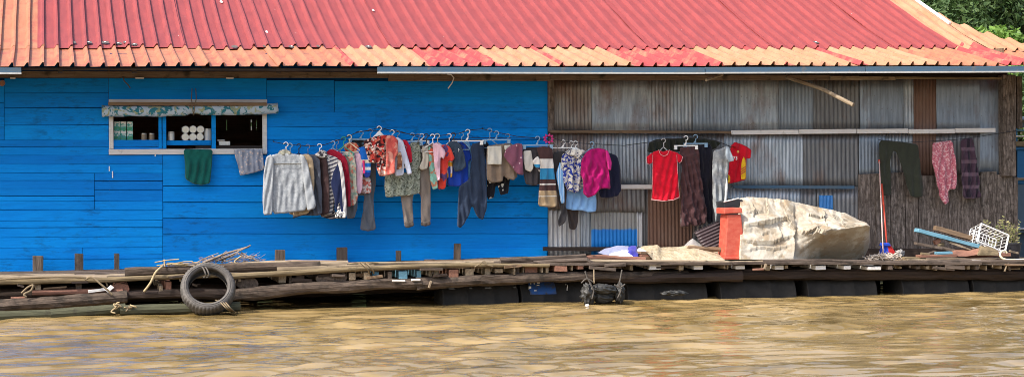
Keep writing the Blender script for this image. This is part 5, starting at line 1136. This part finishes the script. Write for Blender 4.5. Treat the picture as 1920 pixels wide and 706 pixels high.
for i in range(130):
    a = W(random.uniform(372, 480), 0, YF+.3); a = W(PX(a)[0], random.uniform(480, 493), YF+.3); th = random.uniform(-.2, .7)*random.choice((1, 1, -1)); L = random.uniform(.05, .16)
    mb.tube([a, a+Vector((L*math.cos(th), random.uniform(-.04, .04), L*math.sin(th)))], .0022, 3)
tag(mb.build('brushwood', M['twig'], origin=False), 'tangle of fine dry brushwood filling the twig heap', 'brushwood', kind='stuff')
WC1, WC2 = (.135,.092,.030), (.315,.222,.098)  # mud colours; dark tone also paints troughs, pale tone highlights
SUN = (-.58, -.29, .76); SKYS = .15; SUNS = 2.3; EXPO = 1.15; DEN = True
# ------------------------------------------------------------------ right end: broom, mop, debris, crate, plants
M['broomred'] = plain('red_handle', (.55,.07,.04), .4)
br = empty('broom', W(1658, 478, -.75), 'blue and red broom with a red handle leaning on the dark planks', 'broom')
mb = MB(); mb.tube([W(1662.5,458,-.72), W(1658,400,-.45), W(1653.5,345,-.2)], .012, 8); mb.build('handle', M['broomred'], br, smooth=True)
def bristle(x0t, x1t, x0b, x1b, yt, yb, mat, Y=-.74):
    mb = MB(); n = 16
    for i in range(n):
        t = i/(n-1)
        for k in range(3):
            d = (k-1)*.025; mb.tube([W(lerp(x0t, x1t, t), yt, Y)+Vector((0, d*.6, 0)), W(lerp(x0b, x1b, t)+random.uniform(-.5, .5), yb+random.uniform(-.8, .8), Y)+Vector((0, d*1.4, 0))], .0055, 4)
    return mb.build('bristles', mat, br)
bristle(1654,1663,1650,1665,459,475,M['blue_plastic']); bristle(1662.5,1668,1664,1677,459,475,M['red_plastic'])
mb = MB(); frustum(mb, [(1655,455),(1653,461),(1671,461),(1668,455)], None, -.78, -.70); mb.build('brush_head', M['blue_plastic'], br, bevel=.006)
mp = empty('mop', W(1655, 482, -.95), 'pale handled mop standing beside the broom', 'mop')
mb = MB(); mb.tube([W(1656,478,-.9), W(1653,400,-.5), W(1648.5,301,-.2)], .008, 8); mb.build('handle', plain('pink_white_handle', (.62,.42,.38), .4), mp, smooth=True)
mb = MB(); mb.tube([W(1648.7,306,-.205), W(1648.3,299,-.195)], .012, 8); mb.build('grip', M['broomred'], mp, smooth=True)
mh = MB()
for i in range(150):
    x = random.gauss(1652, 16); x = max(1622, min(1690, x)); a = W(x, 480+random.uniform(-4, 4)+abs(x-1652)*.05, -1.12+random.uniform(-.08, .1)); th = random.uniform(-.9, .9)
    pts = [a]; 
    for k in range(3): th += random.uniform(-.9, .9); pts.append(pts[-1]+Vector((.03*math.cos(th), random.uniform(-.02, .01), .018*math.sin(th)-.004)))
    mh.tube(pts, .006, 4)
mh.build('mop_strands', plain('dirty_cotton', (.50,.43,.36), .95, .1, var=.4), mp, smooth=True)
o = blob(W(1687, 475, -1.05), .05, .05, .04, plain('grey_cotton', (.3,.29,.28), .95, .1), 'rag', None, .8, 4, fr=5); tag(o, 'fluffy grey rag at the right end of the mop strands', 'rag')
# debris: (x0,y0,x1,y1,h,depth,mat,Y0,Y1,label,cat)
DB = [(1718,431,1832,461,7,.14,'cyan_wood',-1.0,-1.05,'long pale blue painted plank lying slanted on the heap','plank'),
(1752,427,1826,447,9,.10,'brown_wood',-.75,-.8,'brown board behind the pale blue plank','plank'),
(1716,456,1765,464,5,.10,'grey_wood',-1.0,-1.05,'grey plank at the left end of the heap under the blue plank','plank'),
(1764,464,1790,470,5,.08,'grey_wood',-1.0,-1.05,'short grey batten below the middle of the blue plank','plank'),
(1780,454,1820,468,3,.05,'pale_wood',-1.05,-1.1,'thin pale lath sloping under the blue plank','lath'),
(1735,478,1754,471,4,.05,'grey_wood',-1.15,-1.1,'short stick propped on the little offcuts','stick'),
(1755,474,1784,473,4.5,.08,'cyan_wood',-1.2,-1.2,'short pale blue offcut beside the brown slab','offcut'),
(1721,480,1790,478,4.5,.12,'red_wood',-1.2,-1.2,'reddish board flat on the deck under the offcuts','plank'),
(1693,483,1734,484,4,.10,'yellow_wood',-1.2,-1.2,'yellowish offcut right of the mop strands','offcut'),
(1727,475,1742,477,5,.06,'yellow_wood',-1.2,-1.2,'stubby yellow block on the reddish board','offcut'),
(1752,455,1762,449,8,.06,'red_wood',-1.0,-1.0,'broken reddish stump under the blue plank','offcut'),
(1760,460,1768,457,6,.05,'yellow_wood',-1.05,-1.0,'small yellow broken chip under the blue plank','offcut'),
(1740,487,1820,487,3,.08,'grey_wood',-1.32,-1.32,'thin grey slat at the deck edge below the brown slab','slat'),
(1760,489,1840,488,3,.08,'white_wood',-1.34,-1.34,'thin whitish slat at the very edge of the deck','slat'),
(1813,480,1890,476,6,.14,'red_wood',-1.0,-1.0,'reddish board reaching under the white crate','plank'),
(1893,470,1908,474,3,.05,'pale_wood',-.9,-.9,'thin pale stick right of the white crate','stick'),
(1782,476,1798,478,4,.08,'brown_wood',-1.1,-1.1,'brown chip between the blue offcut and the slab','offcut'),
(1700,486,1740,487,3,.06,'pale_wood',-1.3,-1.3,'pale slat on the deck edge right of the mop','slat')]
for (x0,y0,x1,y1,h,dp,mt,Y0,Y1,lb,ct_) in DB:
    a = W(x0,y0,Y0); b = W(x1,y1,Y1); o = plank('loose_'+{'slat':'lath'}.get(ct_,ct_), M[mt], a, b, dp, h/152, None, .010, .003, .06); tag(o, lb, ct_, 'scrap wood heaped near the corner')
slab = drape('bark_slab', (1784, 1838), [(1784,471),(1790,467),(1812,468),(1838,462)], [(1784,474),(1797,480),(1812,480),(1838,476)], -1.05, -1.2, M['red_wood'], wr=.02, sd=31, nx=26, ntt=18, depth=.1); tag(slab, 'flat reddish brown slab of bark below the pale blue plank', 'slab')
slab = drape('bark_slab', (1834, 1872), [(1834,470),(1838,461),(1860,463),(1872,470)], [(1834,478),(1872,478)], -1.15, -1.25, M['yellow_wood'], wr=.03, sd=32, nx=26, ntt=18, depth=.1); tag(slab, 'crumpled tan slab in front of the white crate', 'slab')
# white crate, lying tilted with its mouth to the viewer
cr = empty('plastic_crate', W(1862, 478, -.95), 'white plastic lattice crate tipped on its corner', 'crate')
c0 = W(1862, 446, -1.0); ex = Vector((math.cos(R(-22)), 0, math.sin(R(-22)))); ez = Vector((.20, .25, .93)); ez = (ez-ex*ez.dot(ex)).normalized(); ey = ex.cross(ez)*-1; 
if ey.y < 0: ey = -ey
Wc, Hc, Dc = .40, .235, .26
def CP3(u, v, w): return c0+ex*(u*Wc/2)+ez*(v*Hc/2)+ey*(w*Dc)
def loop(mb, w, s=1.0, r=.011):
    q = [CP3(a*s, b*s, w) for a, b in ((-1,-1),(1,-1),(1,1),(-1,1))]
    for i in range(4): mb.tube([q[i], q[(i+1) % 4]], r, 6)
mb = MB(); loop(mb, 0, 1, .010); loop(mb, .06, 1, .006); mb.build('rim', M['white_plastic'], cr, smooth=False)
mb = MB(); loop(mb, 1, .94, .007); loop(mb, .5, .97, .005)
for i in range(9):
    u = -1+2*i/8
    for sg in (-1, 1): mb.tube([CP3(u, sg, 0), CP3(u*.94, sg*.94, 1)], .0045, 5)
for i in range(6):
    v = -1+2*i/5
    for sg in (-1, 1): mb.tube([CP3(sg, v, 0), CP3(sg*.94, v*.94, 1)], .0045, 5)
mb.build('side_lattice', M['white_plastic'], cr)
mb = MB()
for i in range(9): mb.tube([CP3(-.94+1.88*i/8, -.94, 1), CP3(-.94+1.88*i/8, .94, 1)], .005, 5)
for i in range(6): mb.tube([CP3(-.94, -.94+1.88*i/5, 1), CP3(.94, -.94+1.88*i/5, 1)], .005, 5)
mb.build('base_lattice', M['white_plastic'], cr)
# hose
rope([W(1888,474,-1.2), W(1884,470,-1.2), W(1878,471,-1.22), W(1875,477,-1.24), W(1880,484,-1.26), W(1895,487,-1.28), W(1925,486,-1.3), W(1990,486,-1.3)], .014, M['hose'], 'cream hose with a curled end at the deck corner', name='hose', cat='hose', n=8)
# plants
lf = Mat('dry_green_leaf', .7, .2); lf.color(lf.mix(lf.island(), (.10,.13,.035), (.30,.27,.12)))
def potplant(name, px, y0, y1, n, w, label, pot=None, Y=-.75):
    r = empty(name, W(px, y0, Y), label, 'plant'); b = W(px, y0, Y); H = (W(px, y1, Y)-b).z
    st = MB(); L = MB(); rs = random.Random(px)
    for i in range(n):
        p = b+Vector((rs.uniform(-w*.6, w*.6), rs.uniform(-w*.5, w*.5), 0)); h = H*rs.uniform(.5, 1.05); q = [p]; d = Vector((rs.uniform(-.5, .5), rs.uniform(-.3, .3), 1.6)).normalized()
        for k in range(6):
            d = (d+Vector((rs.uniform(-.22, .22), rs.uniform(-.2, .2), 0))).normalized(); q.append(q[-1]+d*h/6)
            for _ in range(5):
                a = q[-1].lerp(q[-2], rs.random()); dr = Vector((rs.uniform(-1, 1), rs.uniform(-1, 1), rs.uniform(-.1, 1.1))).normalized(); s = dr.orthogonal().normalized()
                l = rs.uniform(.025, .05); L.add([a, a+dr*l*.5+s*l*.2, a+dr*l, a+dr*l*.5-s*l*.2], [(0,1,2,3)])
        st.tube(q, [.004-.0004*k for k in range(7)], 4)
    st.build('stems', M['twig'], r, origin=False); L.build('leaves', lf.m, r, origin=False)
    if pot:
        mb = MB(); c = b+Vector((0,0,-.19)); mb.tube([c, c+Vector((0,0,.18)), c+Vector((0,0,.185)), c+Vector((0,0,.20))], [.085,.11,.118,.118], 20); mb.build('pot', M['black_plastic'], r)
    return r
for rr_ in (potplant('pot_plant', 1898, 456, 405, 12, .10, 'straggly plant in a black pot beside the corner post', True), potplant('pot_plant', 1866, 462, 399, 7, .07, 'thin leafless looking plant behind the white crate', None, -.55)):
    inv = rr_.matrix_basis.inverted()
    for ch in [c for c in bpy.data.objects if c.parent == rr_ and c.name.split('.')[0] in ('stems', 'leaves')]: pass
# ------------------------------------------------------------------ neighbouring blue boat beyond the corner
boat = empty('moored_boat', (14.5, 3, 0), 'blue boat with a yellow beam and slatted sides moored past the corner post', 'boat')
def bx(name, mat, c, d, par=boat, bev=.01): mb = MB(); mb.box(c, d); return mb.build(name, mat, par, bevel=bev)
Yb = 2.0; bxL = W(1900, 300, Yb).x
M['boat_blue'] = plain('boat_blue_paint', (.02,.13,.30), .6); M['boat_grey'] = plain('boat_grey_blue', (.09,.14,.19), .7)
def bz(y): return W(1914, y, Yb).z
def blk(name, mat, y0, y1, Y=Yb, th=.05, L=3.4, x=bxL): return bx(name, mat, (x+L/2, Y+th/2, (bz(y0)+bz(y1))/2), (L, th, abs(bz(y0)-bz(y1))))
hull = MB(); zt, zw = bz(436), -.15
sec = []
for i in range(13):
    s = i/12; X = bxL-.1+s*3.9; wv = .75*math.sin(math.pi*min(1, .18+s*.82))**.6; sh = .18*(2*s-1)**2
    sec.append([(X, Yb+.8-wv, zt+sh), (X, Yb+.8-wv*.75, .1), (X, Yb+.8, zw), (X, Yb+.8+wv*.75, .1), (X, Yb+.8+wv, zt+sh)])
hull.add([p for s in sec for p in s], [(i*5+j, i*5+j+1, i*5+5+j+1, i*5+5+j) for i in range(12) for j in range(4)]+[(i*5, i*5+5, i*5+9, i*5+4) for i in range(12)]+[(0,4,3,2,1), tuple(60+j for j in range(5))])
hull.build('hull', M['boat_grey'], boat)
blk('gunwale', M['white_paint'], 427, 430, Yb-.03, .06); blk('cabin_side', M['boat_grey'], 345, 436, Yb+.03); blk('trim', M['pale_wood'], 333, 338, Yb-.01)
blk('cabin_side', M['boat_blue'], 281, 345, Yb+.02); blk('beam', M['yellow_wood'], 265, 275, Yb-.02, .08); blk('rail', M['boat_blue'], 275, 281, Yb)
for y in (243, 254): blk('slat', M['cyan_wood'] if y == 243 else M['white_wood'], y, y+2.6, Yb-.01, .03)
blk('cabin_side', M['boat_grey'], 230, 239, Yb+.02)
for i in range(4): bx('cabin_post', M['boat_blue'], (bxL+.05+i*1.1, Yb+.05, (bz(345)+bz(225))/2), (.06, .06, bz(225)-bz(345)))
bx('canopy', M['boat_grey'], (bxL+1.7, Yb+.7, bz(225)+.02), (3.6, 1.6, .05))
# ------------------------------------------------------------------ trees and bank
def leafmat(name, c1, c2):
    Q = Mat(name, .5, .35); g = Q.island(); Q.color(Q.mix(g, c1, c2)); Q.b.inputs['Subsurface Weight'].default_value = 0
    tr = Q.n.new('ShaderNodeBsdfTranslucent'); Q.l.new(Q.b.inputs['Base Color'].links[0].from_socket, tr.inputs[0]); ad = Q.n.new('ShaderNodeMixShader'); ad.inputs[0].default_value = .3
    Q.l.new(Q.b.outputs[0], ad.inputs[1]); Q.l.new(tr.outputs[0], ad.inputs[2]); Q.l.new(ad.outputs[0], Q.n['Material Output'].inputs[0]); return Q.m
bark = wood('tree_bark', (.14,.11,.08), (.07,.055,.04))
def tree(name, base, H, Rr, nl, mat, label, seed, leaf=.10, squash=.8, low=.2):
    rs = np.random.RandomState(seed); rt_ = empty(name, base, label, 'tree', 'trees on the bank behind the house'); B0 = Vector(base)
    tk = MB(); top = B0+Vector((0,0,H*.6)); tk.tube([B0, B0+Vector((.1,.05,H*.3)), top], [.22,.17,.1], 10)
    cl = []
    for i in range(34):
        d = rs.normal(size=3); d /= np.linalg.norm(d); r = Rr*rs.uniform(.35, .95); c = np.array(B0)+np.array((0,0,H*.58))+d*np.array((r, r, r*squash)); 
        c[2] = max(c[2], B0.z+H*low); cl.append((c, Rr*rs.uniform(.22, .38)))
        if i < 14: tk.tube([B0+Vector((0,0,H*.35+H*.02*i)), (top+Vector(c))/2, Vector(c)], [.07,.045,.015], 5)
    tk.build('trunk', bark, rt_, origin=False)
    C = np.array([c for c, _ in cl]); rad = np.array([r for _, r in cl]); k = rs.randint(0, len(cl), nl)
    d = rs.normal(size=(nl, 3)); d /= np.linalg.norm(d, axis=1)[:, None]; P = C[k]+d*(rad[k]*rs.uniform(.45, 1.05, nl)**.6)[:, None]*np.array((1,1,.8))
    nr = d*.6+rs.normal(size=(nl, 3))*.55+np.array((0,0,.5)); nr /= np.linalg.norm(nr, axis=1)[:, None]
    a = np.cross(nr, rs.normal(size=(nl, 3))); a /= np.linalg.norm(a, axis=1)[:, None]; b = np.cross(nr, a); s = leaf*rs.uniform(.6, 1.3, nl)[:, None]
    V = np.stack([P-a*s, P+b*s*.42, P+a*s, P-b*s*.42], 1).reshape(-1, 3)
    mb = MB(); mb.v = V.tolist(); mb.f = [(4*i, 4*i+1, 4*i+2, 4*i+3) for i in range(nl)]
    mb.build('crown', mat, rt_, origin=False)
LD = leafmat('dark_leaf', (.025,.045,.018), (.10,.13,.06)); LB = leafmat('bright_leaf', (.10,.20,.03), (.22,.34,.06)); LM = leafmat('mid_leaf', (.035,.075,.02), (.10,.16,.05))
def gx(px, Y): return W(px, 0, Y).x
tree('broadleaf_tree', (gx(1790, 14), 14, .6), 6.0, 2.4, 26000, LM, 'grey green glossy tree rising just behind the roof gable', 3, .07)
tree('broadleaf_tree', (gx(1890, 16), 16, .6), 7.0, 2.9, 26000, LD, 'darkest tall tree filling the upper corner behind the roof', 4, .08)
tree('broadleaf_tree', (gx(1740, 18), 18, .6), 7.5, 2.8, 16000, LM, 'tree half hidden behind the roof slope left of the gable', 5, .09)
tree('broadleaf_tree', (gx(1925, 10), 10, .5), 4.3, 1.5, 12000, LB, 'bright yellow green bush above the small side roof', 6, .09, .7)
tree('broadleaf_tree', (gx(1950, 19), 19, .6), 8.5, 3.6, 18000, LD, 'deep dark tree behind the bright bush', 7, .10)
tree('broadleaf_tree', (gx(1860, 22), 22, .6), 9.5, 3.8, 16000, LD, 'rearmost tall tree closing the gap between the crowns', 8, .11)
tree('broadleaf_tree', (gx(1935, 7), 7, .4), 3.0, 1.3, 7000, LM, 'low green shrub behind the moored boat', 9, .07)
for i, x in enumerate((-22, -14, -5, 3, 36)): tree('broadleaf_tree', (x, 19+2*(i % 2), .6), 6.5+(i % 3), 3.6, 3500, LM, ['leafy bank tree far to one side of the house, out past its left end','leafy bank tree behind the left end of the house','leafy bank tree hidden behind the roof left half','leafy bank tree hidden behind the middle of the roof','leafy bank tree well beyond the moored boat'][i], 20+i, .22)
nb = 60; mb = MB(); vs = []
ysb = [9.5, 11, 13, 18, 30, 60, 150, 900]
for j, y in enumerate(ysb):
    for i in range(nb+1):
        x = -60+140*i/nb if j < 5 else lerp(-60, 80, i/nb)*(1+ (j-4)*2.5); h = (-.3, .25, .5, .7, 1.0, 1.5, 2.5, 6)[j]
        vs.append((x, y+.5*noise.noise(Vector((x*.2, y, 0))), h+.25*noise.noise(Vector((x*.3, y*.3, 3)))))
mb.add(vs, [(j*(nb+1)+i, j*(nb+1)+i+1, (j+1)*(nb+1)+i+1, (j+1)*(nb+1)+i) for j in range(len(ysb)-1) for i in range(nb)])
Q = Mat('bank_soil_and_grass', .95, .1); Q.color(Q.mix(Q.ramp(Q.noise(Q.co('Object'), 1.2, 5, .7), [(.4,0.0),(.6,1.0)]), (.10,.075,.045), (.06,.10,.03))); tag(mb.build('riverbank', Q.m, origin=False, smooth=True), 'low grassy river bank behind the house', 'ground', kind='structure')
# ------------------------------------------------------------------ water
def wavefield(X, Y):
    rs = np.random.RandomState(5); Z = np.zeros_like(X)
    wx = .25*np.sin(X*.9+Y*.5+1)+.2*np.sin(X*.4-Y*1.1); wy = .2*np.sin(X*.7+Y*.8+2)
    amp = 1+.45*np.sin(X*.55+Y*.35+.7)*np.sin(Y*.8-X*.2)
    for i in range(70):
        lam = .13*(7.0)**rs.rand(); th = math.pi/2+rs.normal()*.33+.12; k = 2*math.pi/lam; ph = rs.rand()*6.28
        a = .0041*lam**.9*rs.uniform(.5, 1.3)
        s = np.sin(k*((X+wx)*math.cos(th)+(Y+wy)*math.sin(th))+ph+.5*np.sin(X*1.7+i))
        Z += a*(s+.25*np.sin(2*(k*((X+wx)*math.cos(th)+(Y+wy)*math.sin(th))+ph)+1.5))*(1+.6*np.sin(X*(.4+.05*i)+i)*np.sin(Y*.5+i*2))
    return Z*amp
x0, x1, y0, y1 = -3.2, 15.2, -18.5, 1.0; dx = .030
nx = int((x1-x0)/dx); ny = int((y1-y0)/dx)
gxx, gyy = np.meshgrid(np.linspace(x0, x1, nx), np.linspace(y0, y1, ny)); Z = wavefield(gxx, gyy)
fade = np.clip(np.minimum.reduce([gxx-x0, x1-gxx, gyy-y0, y1-gyy])/.6, 0, 1); calm = np.clip((-.9-gyy)/.8, .45, 1); Z = Z*fade*calm
V = np.stack([gxx, gyy, Z], -1).reshape(-1, 3).astype(np.float32); idx = np.arange(nx*ny).reshape(ny, nx); F = np.stack([idx[:-1,:-1], idx[:-1,1:], idx[1:,1:], idx[1:,:-1]], -1).reshape(-1, 4).astype(np.int32)
BIG = 900
ring = [(-BIG,-BIG),(x0,-BIG),(x1,-BIG),(BIG,-BIG),(-BIG,y0),(x0,y0),(x1,y0),(BIG,y0),(-BIG,y1),(x0,y1),(x1,y1),(BIG,y1),(-BIG,40),(x0,40),(x1,40),(BIG,40)]
b0 = len(V); V = np.concatenate([V, np.array([(a, b, 0) for a, b in ring], dtype=np.float32)]); rf = []
for j in range(3):
    for i in range(3):
        if i == 1 and j == 1: continue
        q = j*4+i; rf.append((b0+q, b0+q+1, b0+q+5, b0+q+4))
F = np.concatenate([F, np.array(rf, dtype=np.int32)])
me = bpy.data.meshes.new('water'); me.vertices.add(len(V)); me.vertices.foreach_set('co', V.ravel()); me.loops.add(F.size); me.loops.foreach_set('vertex_index', F.ravel())
me.polygons.add(len(F)); me.polygons.foreach_set('loop_start', np.arange(0, F.size, 4, dtype=np.int32)); me.polygons.foreach_set('loop_total', np.full(len(F), 4, dtype=np.int32)); me.polygons.foreach_set('use_smooth', [True]*len(F)); me.update(calc_edges=True); me.validate()
Q = Mat('muddy_river_water', .03, .5); Q.b.inputs['IOR'].default_value = 1.33
v = Q.co('Object', (.8, 1.6, 1)); n1 = Q.ramp(Q.noise(v, .9, 4, .6, .8), [(.36,0.0),(.64,1.0)]); n2 = Q.noise(Q.co('Object', (1,2.2,1)), 10, 4, .6, .4); 
Q.color(Q.mix(n1, WC1, WC2)); Q.bump(n2, .14, .010); me.materials.append(Q.m)
wo_ = bpy.data.objects.new('water', me); COL.objects.link(wo_); tag(wo_, 'muddy tan river water rippling in front of the raft', 'water', kind='structure')
# ------------------------------------------------------------------ light
sd = Vector(SUN).normalized(); el = math.asin(sd.z); az = math.atan2(sd.x, sd.y)
w = bpy.data.worlds.new('World'); scn.world = w; w.use_nodes = True; nt = w.node_tree; bg = nt.nodes['Background']
sky = nt.nodes.new('ShaderNodeTexSky'); sky.sky_type = 'NISHITA'; sky.sun_disc = False; sky.sun_elevation = el; sky.sun_rotation = az; sky.air_density = 1.0; sky.dust_density = 4.0; sky.ozone_density = 1.0
nt.links.new(sky.outputs[0], bg.inputs[0]); bg.inputs[1].default_value = SKYS
ld = bpy.data.lights.new('sun', 'SUN'); ld.energy = SUNS; ld.angle = R(.53); ld.color = (1, .955, .88); lo_ = bpy.data.objects.new('sun', ld); COL.objects.link(lo_)
lo_.rotation_euler = (-sd).to_track_quat('-Z', 'Y').to_euler(); lo_.location = (0, -10, 20)
vs_ = scn.view_settings; vs_.view_transform = 'Standard'; vs_.look = 'None'; vs_.exposure = EXPO; vs_.gamma = 1; vs_.use_curve_mapping = False
scn.cycles.max_bounces = 8; scn.cycles.diffuse_bounces = 4; scn.cycles.use_denoising = DEN; scn.cycles.filter_width = .9; scn.cycles.pixel_filter_type = 'BLACKMAN_HARRIS'
